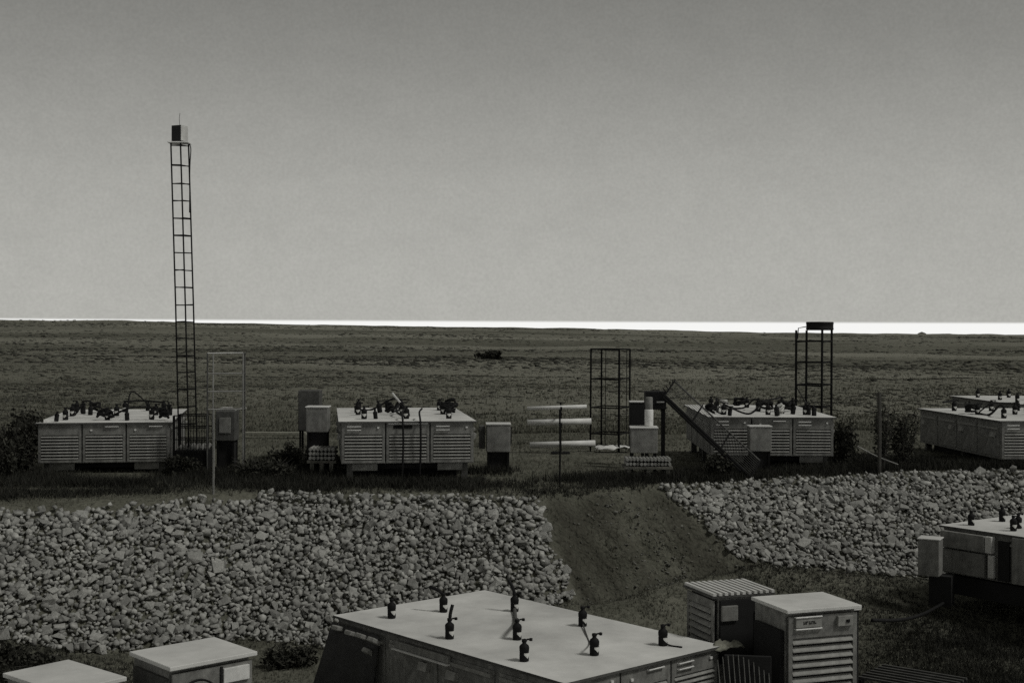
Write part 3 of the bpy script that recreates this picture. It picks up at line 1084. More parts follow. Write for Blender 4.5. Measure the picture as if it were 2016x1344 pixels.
# crumpled scrap of sheeting on the right corner
def scrap(name, c, sx, sy, seed, parent):
    n = 10
    vs_, fs = [], []
    for j in range(n + 1):
        for i in range(n + 1):
            u, v_ = i / n - .5, j / n - .5
            r_ = 1 - .5 * float(vnoise(u * 3 + seed, v_ * 3, .6, seed, 2)) * (abs(u) + abs(v_))
            vs_.append((c[0] + u * sx * r_, c[1] + v_ * sy * r_, c[2] + .09 * float(vnoise(u * 4, v_ * 4, .7, seed + 1, 3)) - .12 * (u * u + v_ * v_)))
    for j in range(n):
        for i in range(n):
            a = j * (n + 1) + i
            fs.append((a, a + 1, a + n + 2, a + n + 1))
    o = MB().add(vs_, fs).build(name, 'cloth', parent, True)
    s = o.modifiers.new('solid', 'SOLIDIFY')
    s.thickness = .006
    return o
sc_p = at_z(1432, 1264, zrn + .03)
o = scrap('cloth_scrap', (0, 0, 0), .42, .34, 3, None)
o.location = sc_p
tag(o, 'crumpled pale sheet lying at the right corner of the nearest container', 'sheet')

# ------------------------------------------------------------------ cabinets in the lower yard
def cabinet(name, corners, zr, h, label, louver=True, corrugated=False, cat='cabinet', nsl=8, header=.30, plate=True, roof_over=.04, group=None, m='body_paint', front_mat='body_paint'):
    """corners: roof pixels of front-left, front-right, back-left (front = the louvred face)"""
    fl, fr, bl = [at_z(px, py, zr) for px, py in corners]
    w = (fr - fl).length
    dr = (fr - fl).normalized()
    rz = math.atan2(dr.y, dr.x)
    dep = max(.3, (Matrix.Rotation(-rz, 3, 'Z') @ (bl - fl)).y)
    c = (fl + fr) / 2 + Matrix.Rotation(rz, 3, 'Z') @ Vector((0, dep / 2, 0))
    root = empty(name, (c.x, c.y, zr - h), rz, label, cat, group)
    bw_, bd = w - 2 * roof_over, dep - 2 * roof_over
    mb = MB()
    mb.box((0, .04, h * .5), (bw_, bd - .08, h - .08))
    mb.build('body', m, root, bevel=.01)
    if corrugated:
        mb = MB()
        n = 11
        for k in range(n):
            yy = -dep / 2 + dep * (k + .5) / n
            mb.box((0, yy, h - .008), (w, dep / n * .5, .04))
        ro = mb.build('roof', 'roof_paint', root)
        MB().box((0, 0, h - .045), (w - .01, dep - .01, .03)).build('dark_roof_pan', 'dark_box', ro)  # dark colour deepens the shade in the gaps between ribs
    else:
        ro = MB().box((0, 0, h - .025), (w, dep, .05)).build('roof', 'roof_paint', root, bevel=.008)
    if louver:
        door(root, 0, -bd / 2 + .03, .12, h - .10, bw_ - .02, nsl, header, 0)
    for sx in (-1, 1):
        for sy in (-1, 1):
            MB().box((sx * (bw_ / 2 - .06), sy * (bd / 2 - .06), .02), (.1, .1, .12)).build('foot', 'dark_metal', root)
    return root, w, dep, bw_, bd

cab, w, dep, bw_, bd = cabinet('louvred_cabinet', ((1550, 1201), (1697, 1190), (1473, 1174)), -.38, 2.05, 'tall louvred cabinet with a lettered plate, standing right of the nearest container', nsl=14)
# plate with its worn lettering, paired handles, latch box
pl = MB().box((-bw_ * .22, -bd / 2 - .012, 2.05 - .19), (.40, .03, .13)).build('name_plate', 'slat_paint', cab, bevel=.006)
rr = random.Random(4)
lt = MB()
for k in range(5):
    xx = -bw_ * .22 - .07 + k * .042
    lt.box((xx - .010, -bd / 2 - .0285, 2.05 - .19), (.010, .004, .045))
    lt.box((xx + .006, -bd / 2 - .0285, 2.05 - .19 + (.014 if k % 2 else -.012)), (.016, .004, .012))
    if k in (0, 2, 3):
        lt.box((xx + .014, -bd / 2 - .0285, 2.05 - .19), (.008, .004, .042))
lt.build('lettering', 'dark_metal', pl)
MB().tube([(-.2, 0, 0), (-.2, -.035, 0), (.2, -.035, 0), (.2, 0, 0)], .013, 6, T(-bw_ * .22, -bd / 2 + .005, 2.05 - .115)).build('handle', 'trim_paint', cab)
MB().tube([(-.2, 0, 0), (-.2, -.035, 0), (.2, -.035, 0), (.2, 0, 0)], .013, 6, T(-bw_ * .22, -bd / 2 + .005, 2.05 - .275)).build('handle', 'trim_paint', cab)
MB().box((bw_ * .30, -bd / 2 - .02, 2.05 - .20), (.24, .05, .14)).build('latch_box', 'slat_paint', cab, bevel=.008)
MB().box((bw_ * .33, -bd / 2 - .05, 2.05 - .20), (.05, .02, .04)).build('latch', 'dark_metal', cab)
MB().box((bw_ / 2 + .09, .02, 1.05), (.16, bd * .55, 1.75)).build('side_duct', 'dark_void', cab, bevel=.01)
MB().box((bw_ / 2 + .10, .02, 1.94), (.19, bd * .6, .03)).build('duct_lid', 'trim_paint', cab)
MB().box((-bw_ / 2 - .04, .0, .95), (.06, bd * .8, 1.6)).build('side_sheet', 'dark_void', cab, bevel=.008)  # near-black sheet puts the shade of the left face into its colour

cab2, w, dep, bw_, bd = cabinet('ribbed_roof_cabinet', ((1345, 1147), (1402, 1170), (1452, 1134)), -.40, 2.0, 'louvred cabinet with a ribbed roof behind the nearest container', nsl=16, header=.12, corrugated=True)
MB().box((bw_ / 2 + .02, -.05, 1.45), (.06, bd * .7, .9)).build('side_sheet', 'dark_void', cab2)
MB().box((bw_ / 2 + .06, -.25, 1.72), (.05, .26, .22)).build('junction_box', 'grey_box', cab2, bevel=.01)
MB().box((bw_ / 2 + .05, .28, 1.3), (.05, .22, .9)).build('side_flap', 'body_paint', cab2)

cab3, w, dep, bw_, bd = cabinet('plain_cabinet', ((335, 1313), (507, 1281), (257, 1281)), -.42, 2.0, 'cabinet with a flat pale lid and white plate at the lower left', nsl=13, header=.34)
MB().box((bw_ * .28, -bd / 2 - .015, 2.0 - .22), (.34, .04, .17)).build('white_plate', 'trim_paint', cab3, bevel=.006)
MB().box((bw_ * .10, -bd / 2 - .004, 2.0 - .21), (.025, .03, .20)).build('plate_gap', 'dark_void', cab3)
cable(cab3, [(-bw_ * .45, -bd / 2 - .02, 1.72), (-bw_ * .2, -bd / 2 - .05, 1.80), (-.02, -bd / 2 - .05, 1.70), (.02, -bd / 2 - .05, 1.45), (.0, -bd / 2 - .04, 1.1)], .014, 'hose')
MB().box((bw_ / 2 + .06, .05, 1.0), (.10, bd * .4, 1.7)).build('side_duct', 'dark_void', cab3, bevel=.01)
MB().box((-bw_ / 2 - .025, .0, 1.0), (.04, bd * .85, 1.7)).build('side_sheet', 'dark_box', cab3)
cab4, w, dep, bw_, bd = cabinet('plain_cabinet', ((118, 1361), (250, 1331), (52, 1314)), -.55, 1.9, 'cabinet with a flat pale lid in the lower left corner, cut off below', nsl=8, header=.34)

# bundle of thin rods leaning between the nearest container and the louvred cabinet
rq = at_z(1470, 1300, -1.0)
rods = empty('rod_bundle', (rq.x, rq.y, -2.44), R(-8), 'bundle of thin upright rods between the nearest container and the louvred cabinet', 'rods')
rm = MB().tube([(0, 0, 0), (-.02, .02, .8), (-.07, .06, 1.46)], .007, 6).mesh('rod', 'grey_box')
MB().box((.02, .16, .75), (.62, .05, 1.45)).build('dark_sheet', 'dark_void', rods, bevel=.01)  # black sheet added as the dark background behind the rods
for k in range(11):
    link('rod', rm, rods, T(-.28 + k * .062, .05 + .02 * math.sin(k * 2.1), 0) @ Matrix.Rotation(-.02 + .004 * k, 4, 'Y') @ Matrix.Diagonal((1, 1, .92 + .10 * math.sin(.5 + k * .33), 1)))
# slatted grating lying beside the cabinet
gz = -1.75
g0 = at_z(1745, 1325, gz)
gr = empty('slatted_grating', (g0.x, g0.y, gz), R(-38), 'slatted grating lying at the foot of the tall louvred cabinet', 'grating')
sm = MB().box((0, 0, 0), (1.3, .04, .03)).mesh('slat', 'dark_box')
for k in range(7):
    link('slat', sm, gr, T(.4, -.45 + k * .15, 0))
for xx in (-.2, .4, 1.0):
    MB().box((xx, 0, -.04), (.06, 1.05, .04)).build('crossbar', 'dark_metal', gr)
for xx in (-.2, 1.0):
    for yy in (-.45, .45):
        MB().box((xx, yy, -.36), (.06, .06, .60)).build('leg', 'dark_metal', gr)
# ground cable to the lower right container
a, b = at_z(1718, 1220, -.75), at_z(1858, 1186, -1.9)
pts = []
for i in range(9):
    t = i / 8
    q = a.lerp(b, t)
    pts.append((q.x, q.y, q.z - .12 * math.sin(t * math.pi)))
o = cable(None, pts, .03, 'slack_cable')
tag(o, 'dark slack cable running from the louvred cabinet to the lower right container', 'cable')
# small locker in front of the lower right container
p0 = at_z(1832, 1058, -.66)
lk = empty('small_locker', (p0.x, p0.y, -2.0), math.atan2(dl.y, dl.x) + .45, 'small pale-lidded locker at the left end of the lower right container', 'locker')
MB().box((0, 0, .97), (.40, .40, .70)).build('body', 'grey_box', lk, bevel=.012)
MB().box((0, 0, 1.335), (.43, .43, .025)).build('lid', 'roof_paint', lk, bevel=.006)
MB().box((.20, .10, .33), (.42, .36, .58)).build('dark_base', 'dark_void', lk)  # near-black block fills in the shade under the locker

# ------------------------------------------------------------------ tall lattice mast
def rod_mesh(a, b, r, m='dark_metal', n=6):
    return MB().tube([a, b], r, n)
yT = 31.0
bx = at_y(371, 900, yT).x
tx = at_y(353.5, 283, yT)
mast = empty('lattice_mast', (bx, yT, ground_z(bx, yT)), 0, 'tall slender three-legged lattice mast with a box on top', 'mast')
gz0 = ground_z(bx, yT)
Hm = tx.z - gz0
lean = tx.x - bx
tri = [(-.19, -.08), (.065, -.16), (.185, .14)]
for (ax, ay) in tri:
    MB().tube([(ax, ay, 0), (ax * .97 + lean * .45, ay, Hm * .5), (ax * .96 + lean, ay, Hm)], .019, 7).build('leg', 'dark_metal', mast)
ys = [287, 326, 362, 396, 430, 464, 498, 532, 566, 600, 633, 666, 700, 733, 766, 800, 834]
for q in ys:
    z = at_y(360, q, yT).z - gz0
    t = z / Hm
    mb = MB()
    for i in range(3):
        a_, b_ = tri[i], tri[(i + 1) % 3]
        mb.tube([(a_[0] * .97 + lean * t, a_[1], z + random.uniform(-.012, .012)), (b_[0] * .97 + lean * t, b_[1], z + random.uniform(-.012, .012))], .013, 5)
    mb.build('rung', 'dark_metal', mast)
mb = MB().box((lean, 0, Hm + .015), (.48, .38, .025))
mb.build('top_plate', 'trim_paint', mast)
cable(mast, [(lean + .2, .1, Hm + .02), (lean + .24, .1, Hm - .12), (lean + .21, .14, Hm - .55), (lean + .2, .15, Hm - 1.6)], .012)
hb = empty('lamp_box', (bx + lean, yT, gz0 + Hm + .03), R(-24), 'dark box with a pale side and whip aerial on top of the lattice mast', 'box')
MB().box((0, 0, .20), (.27, .26, .37)).build('body', 'dark_void', hb, bevel=.01)
MB().box((.139, 0, .20), (.012, .25, .36)).build('side_plate', 'pale_metal', hb)
MB().tube([(0, 0, .40), (-.01, 0, .55), (.01, 0, .68)], .005, 5).build('aerial', 'dark_metal', hb)
MB().box((.06, 0, .008), (.20, .2, .016)).build('bracket', 'dark_metal', hb)

# ------------------------------------------------------------------ square tube towers
def square_tower(name, pxs, y, ztop, levels, label, cat, r=.022, theta=None, m='dark_metal', double=False):
    x0, x3 = [at_y(q, 800, y).x for q in (pxs[0], pxs[-1])]
    cx = (x0 + x3) / 2
    fr = (pxs[1] - pxs[0]) / (pxs[-1] - pxs[0])
    th = math.atan2(fr, 1 - fr) if theta is None else theta
    s = (x3 - x0) / (math.cos(th) + math.sin(th))
    z0 = ground_z(cx, y)
    root = empty(name, (cx, y, z0), -th - math.atan2(cx, y), label, cat)
    q = s / 2
    cs = [(-q, -q), (q, -q), (q, q), (-q, q)]
    for c in cs:
        MB().tube([(c[0], c[1], 0), (c[0] + random.uniform(-.006, .006), c[1], ztop - z0)], r, 7).build('leg', m, root)
        MB().box((c[0], c[1], .01), (.1, .1, .02)).build('base_plate', m, root)
    for z in levels:
        for i in range(4):
            a_, b_ = cs[i], cs[(i + 1) % 4]
            MB().tube([(a_[0], a_[1], z - z0), (b_[0], b_[1], z - z0 + random.uniform(-.02, .02))], r * .8, 6).build('rail', m, root)
    return root, s, z0, cx
yS = 37.0
lv = [at_y(1200, q, yS).z for q in (687, 745, 801, 852)]
sc1, s1, z1, cx1 = square_tower('tube_scaffold', (1163, 1184, 1218, 1240), yS, lv[0], lv, 'open-topped square scaffold of dark tubes beside the white pipes', 'scaffold', .026)
for c in ((s1 / 2 - .05, -s1 / 2 + .03), (s1 / 2 - .09, s1 / 2 - .05), (-s1 / 2 + .12, s1 / 2 - .02)):
    MB().tube([(c[0], c[1], 0), (c[0] + .01, c[1], lv[0] - z1)], .011, 5).build('thin_rod', 'dark_metal', sc1)
yD = 37.6
lv = [at_y(1600, q, yD).z for q in (672, 713, 757, 800)]
ztop = at_y(1600, 650, yD).z
tw, s2, z2, cx2 = square_tower('tank_tower', (1568, 1587, 1612, 1636), yD, ztop, lv, 'square tower of dark tubes carrying a flat black drum', 'tower', .034)
MB().tube([(-s2 / 2, -s2 / 2, 1.75), (-.05, .1, .9), (.05, .2, .3)], .018, 6).build('brace', 'dark_box', tw)
tk_c = at_y(1614, 641, yD)
tank = empty('black_drum', (tk_c.x, yD, ztop + .0), 0, 'flat black drum on top of the square tube tower', 'drum')
MB().lathe([(.36, .0), (.385, .02), (.385, .06), (.378, .07), (.378, .17), (.385, .18), (.385, .225), (.37, .24), (.0, .245)], 28).build('body', 'rubber', tank, True)
MB().tube([(-.38, 0, .10), (-.46, 0, .09), (-.62, -.05, .06), (-.64, -.05, -.25)], .014, 6).build('pipe', 'dark_metal', tank)

# ------------------------------------------------------------------ ladder-like frame left
yL = 30.4
xl, xr = at_y(411, 800, yL).x, at_y(480, 800, yL).x
fz = ground_z((xl + xr) / 2, yL)
lf = empty('pipe_gantry', ((xl + xr) / 2, yL, fz), R(3), 'tall rectangular frame of pale pipes beside the lattice mast', 'frame')
hw = (xr - xl) / 2
zt = at_y(445, 695, yL).z - fz
for (xx, yy, m) in ((-hw, -.15, 'dark_box'), (-hw + .06, .25, 'slat_paint'), (hw, -.15, 'grey_box'), (hw - .02, .25, 'dark_box')):
    MB().tube([(xx, yy, 0), (xx, yy, zt)], .019, 7).build('post', m, lf)
for q in (695, 735, 770, 805):
    z = at_y(445, q, yL).z - fz
    MB().tube([(-hw, -.15, z), (hw, -.15, z + .01)], .017, 6).build('rail', 'slat_paint' if q != 695 else 'pale_metal', lf)  # top front rail coloured paler for its lit highlight
    MB().tube([(-hw + .05, .25, z), (hw, .25, z)], .013, 6).build('rail', 'dark_box', lf)
    for sx in (-1, 1):
        MB().tube([(sx * hw, -.15, z), (sx * hw + (.05 if sx < 0 else 0), .25, z)], .012, 6).build('rail', 'dark_box', lf)
def stake(px, ytop, ybase_px, m, label, r=.02, lean=0, name='stake'):
    g = None
    yv = 28.0
    for it in range(8):
        g = at_y(px, ybase_px, yv)
        gz_ = ground_z(g.x, yv)
        p_ = at_z(px, ybase_px, gz_)
        yv = .5 * yv + .5 * p_.y
    top = at_y(px + lean, ytop, yv)
    gz_ = ground_z(g.x, yv)
    mb = MB().tube([(0, 0, -.1), ((top.x - g.x) * .5 + .008, 0, (top.z - gz_) * .5), (top.x - g.x, 0, top.z - gz_)], r, 7)
    o = mb.build(name, m)
    o.location = (g.x, yv, gz_)
    return tag(o, label, 'stake'), yv
stake(420, 806, 972, 'grey_box', 'thin pale stake standing before the pipe frame', .024)
st, yv = stake(1102, 806, 958, 'dark_metal', 'thin dark stake standing in front of the white pipes', .020)

# cabinet standing in the frame
def box_unit(name, px0, px1, py0, py1, y, dep, label, cat, m='grey_box', lid=None, legs=True, lidh=.03, rz=0, dark_base=False):
    a_, b_ = at_y(px0, py0, y), at_y(px1, py1, y)
    w_, h_ = b_.x - a_.x, a_.z - b_.z
    cx = (a_.x + b_.x) / 2
    g = ground_z(cx, y)
    root = empty(name, (cx, y + dep / 2, g), rz, label, cat)
    MB().box((0, 0, (a_.z + b_.z) / 2 - g - lidh / 2), (w_, dep, h_ - lidh)).build('body', m, root, bevel=.02)
    if lid:
        MB().box((0, 0, a_.z - g - lidh / 2 + .002), (w_ + .03, dep + .03, lidh)).build('lid', lid, root, bevel=.008)
    if dark_base:
        MB().box((0, .04, (b_.z - g) / 2), (w_ * .8, dep * .8, b_.z - g - .01)).build('dark_base', 'dark_void', root)  # near-black block makes the stand under the box solid dark
    if legs and b_.z - g > .08:
        for sx in (-1, 1):
            for sy in (-1, 1):
                MB().box((sx * (w_ / 2 - .05), sy * (dep / 2 - .05), (b_.z - g) / 2), (.05, .05, b_.z - g)).build('leg', 'dark_metal', root)
    return root, w_, h_, a_.z - g, b_.z - g
bu, w_, h_, zt_, zb_ = box_unit('control_box', 424, 462, 806, 868, 31.2, .5, 'box with a bent pale cover inside the pipe frame', 'box', 'dark_box', None, dark_base=True)
cv = MB().tube([(-w_ / 2 - .04, 0, zt_ - .02), (-.1, 0, zt_ + .03), (.1, 0, zt_ + .03), (w_ / 2 - .02, 0, zt_ - .03), (w_ / 2 + .1, 0, zt_ + .02), (w_ / 2 + .22, 0, zt_ + .02)], .022, 6)
cv.build('cover_pipe', 'pale_metal', bu)
MB().box((0, -.26, (zt_ + zb_) / 2), (w_ * .6, .02, h_ * .5)).build('door', 'grey_box', bu, bevel=.01)
# wire cage at the mast's foot
ca, cb = at_y(342, 818, 30.6), at_y(408, 900, 30.6)
cx = (ca.x + cb.x) / 2
g = ground_z(cx, 30.6)
cage = empty('wire_cage', (cx, 30.9, g), 0, 'dark wire cage at the foot of the lattice mast', 'cage')
w_ = cb.x - ca.x
zt_ = ca.z - g
for sx in (-1, 1):
    for sy in (-1, 1):
        MB().box((sx * w_ / 2, sy * .28, zt_ / 2), (.05, .05, zt_)).build('post', 'dark_metal', cage)
for k in range(5):
    z = .25 + (zt_ - .25) * k / 4
    for sy in (-1, 1):
        MB().box((0, sy * .28, z), (w_, .025, .025)).build('rail', 'dark_metal', cage)
for k in range(11):
    MB().tube([(-w_ / 2 + w_ * (k + 1) / 12, -.28, .25), (-w_ / 2 + w_ * (k + 1) / 12, -.28, zt_)], .008, 5).build('wire', 'dark_metal', cage)
MB().box((0, 0, .34), (w_ * .95, .5, .42)).build('tray', 'dark_void', cage)
for k in range(6):
    MB().tube([(-w_ * .4 + k * w_ * .16, -.1, .56), (-w_ * .4 + k * w_ * .16 + .05, .1, .66)], .05, 8).build('pipe_end', 'grey_box', cage)
# timber beam on the ground before it
p0, p1_ = at_z(327, 922, .12), at_z(404, 919, .12)
bm1 = MB().box((0, 0, 0), ((p1_ - p0).length, .12, .13)).build('timber_beam', 'wood', bevel=.012)
bm1.location = ((p0.x + p1_.x) / 2, (p0.y + p1_.y) / 2, ground_z(p0.x, p0.y) + .07)
bm1.rotation_euler = (0, 0, .02)
tag(bm1, 'weathered timber beam lying before the wire cage', 'beam')

# ------------------------------------------------------------------ small units near the middle container
box_unit('control_box', 602, 645, 800, 851, 30.6, .45, 'grey box with a thin pale lid left of the middle container', 'box', 'grey_box', 'trim_paint', dark_base=True)
box_unit('dark_cabinet', 587, 629, 766, 848, 34.0, .5, 'dark upright cabinet behind the pale-lidded box', 'cabinet', 'dark_box', None)
rb, w_, h_, zt_, zb_ = box_unit('relay_box', 957, 1004, 834, 890, 31.2, .55, 'plain grey box on legs right of the middle container', 'box', 'grey_box', 'roof_paint', rz=R(2), dark_base=True)
MB().box((w_ / 2 + .015, 0, (zt_ + zb_) / 2 + .05), (.03, .4, h_ * .6)).build('side_door', 'dark_void', rb)
MB().box((-w_ / 2 - .10, .1, (zt_ + zb_) / 2), (.14, .4, h_ * .8)).build('side_unit', 'dark_box', rb, bevel=.01)
# pallets of ribbed blocks
def ribbed_pallet(px0, px1, py0, py1, y, label, rows=3, n=12):
    a_, b_ = at_y(px0, py0, y), at_y(px1, py1, y)
    w_, cx = b_.x - a_.x, (a_.x + b_.x) / 2
    g = ground_z(cx, y)
    root = empty('pipe_stack', (cx, y + .3, g), 0, label, 'pipes')
    d = w_ / n
    hh = (a_.z - b_.z) / rows
    zb = max(.02, b_.z - g)
    me = MB().tube([(0, -.3, 0), (0, .3, 0)], min(d, hh) * .48, 8).mesh('short_pipe', 'slat_paint')
    for r_ in range(rows):
        for k in range(n):
            link('short_pipe', me, root, T(-w_ / 2 + d * (k + .5), random.uniform(-.03, .03), zb + hh * (r_ + .5)))
    if zb > .06:
        MB().box((0, 0, zb - .035), (w_ + .06, .62, .06)).build('pallet', 'wood', root)
        for xx in (-w_ / 2 + .08, 0, w_ / 2 - .08):
            MB().box((xx, 0, (zb - .065) / 2), (.09, .6, max(.02, zb - .065))).build('pallet_block', 'wood', root)
    return root
ribbed_pallet(607, 659, 880, 906, 30.0, 'stack of short pale pipes on a pallet left of the middle container', 3, 7)
ribbed_pallet(1232, 1322, 900, 918, 30.2, 'row of short pale pipes on a low pallet beside the white-topped unit', 2, 13)
# pale plank resting behind
p0, p1_ = at_z(482, 846, .2), at_z(604, 845, .2)
pk = MB().box((0, 0, 0), ((p1_ - p0).length, .3, .09)).build('long_plank', 'cloth', bevel=.01)
pk.location = ((p0.x + p1_.x) / 2, (p0.y + p1_.y) / 2, ground_z(0, 43) + .12)
tag(pk, 'pale plank lying on the grass behind the pipe frame', 'plank')

# ------------------------------------------------------------------ white pipes on a rack
def pipe_thing(px0, py0, px1, py1, y, r, label, half=False):
    a_, b_ = at_y(px0, py0, y), at_y(px1, py1, y)
    d = b_ - a_
    n = 12
    mb = MB()
    t = d.normalized()
    sdv = Vector((0, 1, 0))
    up = t.cross(sdv) * -1
    vs_, fs = [], []
    for p_ in (Vector((0, 0, 0)), d):
        for rad in (r, r * .86):
            for k in range(n):
                w_ = 2 * math.pi * k / n
                vs_.append(p_ + sdv * (rad * math.cos(w_)) + up * (rad * math.sin(w_)))
    for k in range(n):
        k2 = (k + 1) % n
        fs += [(k, k2, 2 * n + k2, 2 * n + k), (n + k, 3 * n + k, 3 * n + k2, n + k2), (k, n + k, n + k2, k2), (2 * n + k, 2 * n + k2, 3 * n + k2, 3 * n + k)]
    mb.add(vs_, fs)
    o = mb.build('white_pipe', 'white_paint', None, True)
    o.location = a_
    tag(o, label, 'pipe', 'white pipes by the scaffold')
    return o
yP = 36.0
pipe_thing(1038, 804, 1155, 800, yP, .055, 'white pipe, topmost of the three by the square scaffold')
pipe_thing(1038, 832, 1164, 829, yP, .085, 'white pipe, middle one of the three by the square scaffold')
pb = pipe_thing(1043, 876, 1172, 872, 36.6, .085, 'white pipe lying on the ground below the pipe rack')
rk_p = at_y(1104, 800, yP + .12)
g = ground_z(rk_p.x, yP + .12)
rk = empty('pipe_rack', (rk_p.x, yP + .12, g), 0, 'thin dark rack holding two white pipes', 'rack')
MB().tube([(0, 0, 0), (0, 0, rk_p.z - g + .12)], .025, 7).build('post', 'dark_metal', rk)
for q, rr_ in ((802, .055), (831, .085)):
    z = at_y(1104, q, yP).z - g - rr_ - .015
    MB().box((0, -.14, z), (.05, .34, .025)).build('arm', 'dark_metal', rk)
    MB().box((0, -.30, z + .05), (.05, .02, .1)).build('hook', 'dark_metal', rk)
MB().box((0, -.05, .02), (.5, .5, .04)).build('base', 'dark_metal', rk)
p0, p1_ = at_z(1172, 879, .16), at_z(1240, 879, .16)
sh = scrap('sheet_heap', (0, 0, .1), (p1_ - p0).length, .5, 9, None)
sh.location = ((p0.x + p1_.x) / 2, (p0.y + p1_.y) / 2, ground_z(p0.x, p0.y) + .06)
sh.data.materials[0] = MATS['white_paint']
tag(sh, 'crumpled white sheeting at the foot of the square scaffold', 'sheet')

# ------------------------------------------------------------------ unit with the white cylinder, left of the third container
ub, w_, h_, zt_, zb_ = box_unit('pump_box', 1243, 1296, 841, 892, 30.6, .6, 'grey box with a pale top carrying a white cylinder', 'box', 'grey_box', 'roof_paint', rz=R(-3))
cy = at_y(1278, 840, 30.9)
cyl = empty('white_cylinder', (cy.x, 30.95, ub.location.z + zt_), 0, 'white upright cylinder standing on the grey box', 'cylinder')
MB().lathe([(.098, 0), (.102, .01), (.102, .38), (.09, .40)], 18).build('lower_shell', 'white_paint', cyl, True)
MB().lathe([(.086, .40), (.088, .41), (.086, .66), (.075, .69)], 18).build('upper_shell', 'grey_box', cyl, True)
box_unit('dark_locker', 1241, 1271, 790, 838, 33.0, .4, 'dark locker with a pale lid behind the white cylinder', 'locker', 'dark_void', 'trim_paint')
mo, w_, h_, zt_, zb_ = box_unit('motor_housing', 1272, 1312, 768, 806, 31.8, .5, 'black motor housing at the head of the slanting rod panel', 'motor', 'rubber', None)
MB().box((.1, -.26, (zt_ + zb_) / 2 - .05), (.18, .03, .03)).build('bar', 'pale_metal', mo)
box_unit('grey_panel_box', 1476, 1519, 838, 889, 31.0, .35, 'grey box in front of the third container under its second door', 'box', 'grey_box', 'trim_paint', dark_base=True)
# slanting rod panel
P00, P10 = at_y(1308, 779, 31.4), at_y(1478, 940, 29.9)
P01 = at_y(1328, 750, 31.9)
V_ = P01 - P00
rpn = empty('slanting_conveyor', P10, 0, 'slanting panel of long thin rods leaning against the third container', 'panel')
def loc_(p_):
    return p_ - P10
U_ = P00 - P10
for t, m, r_ in ((0, 'dark_metal', .045), (1, 'dark_box', .022)):
    MB().tube([V_ * t, U_ + V_ * t], r_, 7).build('side_rail', m, rpn)
MB().tube([V_ * 0 - V_ * .12 + U_ * .10, U_ * 1.0 - V_ * .12], .03, 6).build('side_rail', 'dark_metal', rpn)
for t in (0, .34, .67, 1.0):
    MB().tube([U_ * t - V_ * .1, U_ * t + V_ * 1.08], .022, 6).build('crossbar', 'dark_metal', rpn)
rodm = MB().tube([Vector((0, 0, 0)), U_], .0055, 5).mesh('rod', 'dark_box')
for k in range(1, 10):
    o = link('rod', rodm, rpn)
    o.location = V_ * (k / 10)
for k in range(5):
    q = U_ * 1.0 + V_ * (.2 * k)
    MB().tube([q, q + Vector((-.12 + .03 * k, 0, .10 + .03 * (k % 2)))], .012, 5).build('peg', 'dark_metal', rpn)

# ------------------------------------------------------------------ shrubs
def shrub(px, py, y, rx, rz_, n, label, seed, name='shrub', leaf=.05, dens=1.0, stems=6, flat=.7, m='leaf', zc=None):
    r = random.Random(seed)
    p_ = at_y(px, py, y)
    g = ground_z(p_.x, y)
    root = empty(name, (p_.x, y, g), 0, label, 'shrub', None)
    mb = MB()
    tips = []
    for k in range(stems):
        a = r.uniform(0, 6.28)
        q = Vector((math.cos(a) * rx * r.uniform(.2, .9), math.sin(a) * rx * flat * r.uniform(.2, .9), rz_ * r.uniform(.5, 1.0)))
        mid = q * .5 + Vector((r.uniform(-.1, .1), r.uniform(-.1, .1), rz_ * .1)) * .6
        mb.tube([(0, 0, -.05), mid, q], .018, 5, r2=.005)
        for j in range(5):
            t = r.uniform(.35, 1)
            tips.append(q * t + Vector((r.uniform(-1, 1), r.uniform(-1, 1), r.uniform(-.6, .6))) * rx * .28)
        for j in range(3):
            b0 = mid.lerp(q, r.random())
            mb.tube([b0, b0 + Vector((r.uniform(-1, 1), r.uniform(-1, 1), r.uniform(0, 1))) * rx * .35], .007, 4, r2=.003)
    mb.build('stem', 'bark', root)
    T_ = np.array([tuple(t) for t in tips])
    idx = rng.integers(0, len(T_), n)
    c = T_[idx] + rng.normal(0, 1, (n, 3)) * np.array([rx, rx * flat, rz_]) * .11
    c[:, 2] = np.maximum(c[:, 2], .02)
    a = rng.normal(0, 1, (n, 3)) * leaf
    b = rng.normal(0, 1, (n, 3)) * leaf
    v = np.stack([c - a * .6, c + b * .5, c + a * .6, c - b * .5], 1).reshape(-1, 3)
    f = np.arange(n * 4).reshape(-1, 4)
    lo = link('foliage', np_mesh('foliage', v, f, m), root)
    return root
shrub(1738, 930, 31.2, .45, 1.85, 1000, 'ragged upright shrub between the third container and the far right one', 3, leaf=.034, stems=15, flat=.5)
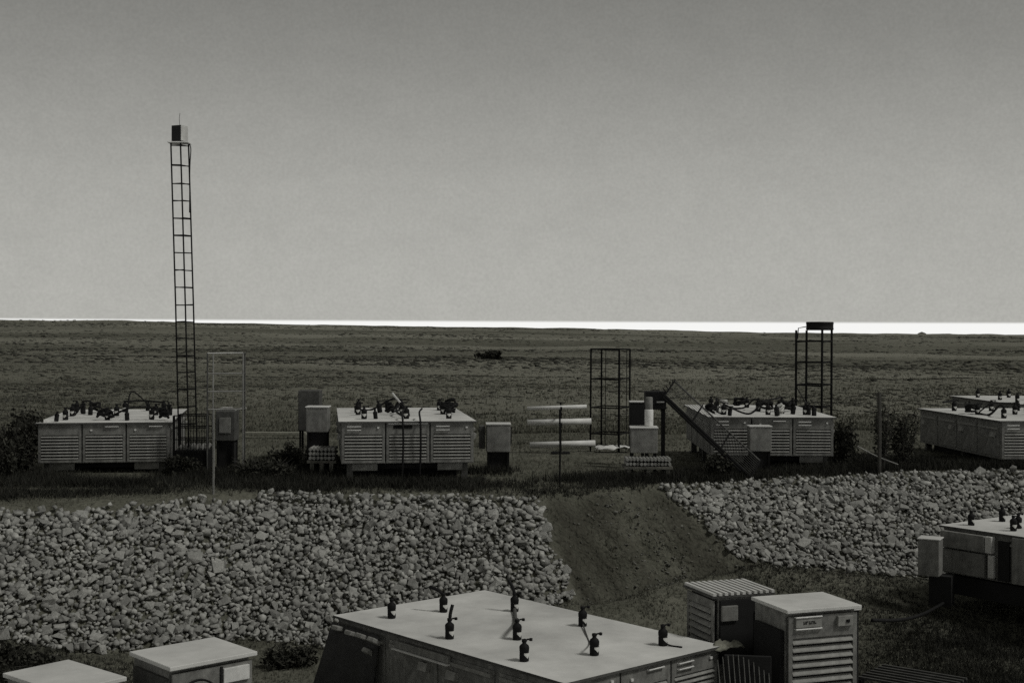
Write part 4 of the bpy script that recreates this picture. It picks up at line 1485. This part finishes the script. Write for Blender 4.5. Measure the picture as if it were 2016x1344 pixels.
shrub(1782, 925, 31.8, .5, 1.3, 1500, 'dark bushy shrub beside the ragged upright one', 5, leaf=.036, stems=12, flat=.6)
shrub(520, 930, 29.4, .75, .42, 3200, 'low dark tangle added to fill the dark gap right of the pipe gantry', 47, leaf=.035, stems=14)  # this shrub and the next two are added to fill dark gaps
shrub(575, 900, 31.4, .6, .62, 3000, 'dark thicket added to fill the dark gap left of the pale-lidded box', 53, leaf=.035, stems=12)
shrub(350, 930, 29.6, .45, .5, 2200, 'dark filler shrub added at the right end of the mast-side container', 59, leaf=.035, stems=10)
shrub(1412, 925, 30.3, .55, .55, 2600, 'low dark shrub put in for the dark mass under the slanting rod panel', 43, leaf=.035, stems=12)  # added shrub, stands in for a dark mass below the panel
shrub(1652, 925, 32.2, .55, 1.05, 2400, 'dense dark shrub at the right end of the third container', 8, leaf=.04, stems=10)
shrub(28, 930, 29.5, .62, 1.25, 6000, 'dense dark shrub at the left edge of the picture on the terrace', 13, leaf=.042, stems=11)
shrub(56, 920, 30.6, .35, 1.35, 3600, 'narrow dark shrub touching the left end of the mast-side container', 17, leaf=.04, stems=8)
shrub(0, 940, 28.6, .5, .8, 2600, 'low dark shrub cut by the left edge on the terrace brow', 19, leaf=.04, stems=8)
shrub(42, 1285, 20.2, 1.0, .70, 7500, 'low dark shrub at the left edge of the lower yard', 23, leaf=.045, stems=12)
shrub(560, 1262, 22.6, .6, .32, 2400, 'low weedy shrub at the toe of the left stone slope', 29, leaf=.035, stems=10)
shrub(1300, 1212, 22.0, .30, .45, 900, 'small dark shrub behind the right end of the nearest container', 31, leaf=.03, stems=6)
shrub(966, 708, 150.0, 1.35, .75, 1600, 'lone dark bush far out on the steppe', 37, leaf=.22, stems=12, flat=.6)
# post between the shrubs
st2, yv2 = stake(1731, 772, 932, 'bark', 'dark weathered post among the shrubs right of the third container', .045)
p0, p1_ = at_y(1688, 878, 31.0), at_y(1768, 914, 30.6)
o = cable(None, [p0, p0.lerp(p1_, .5) + Vector((0, 0, -.03)), p1_], .016, 'pale_pole', 'slat_paint')
tag(o, 'thin pale pole leaning across the dark post', 'pole')
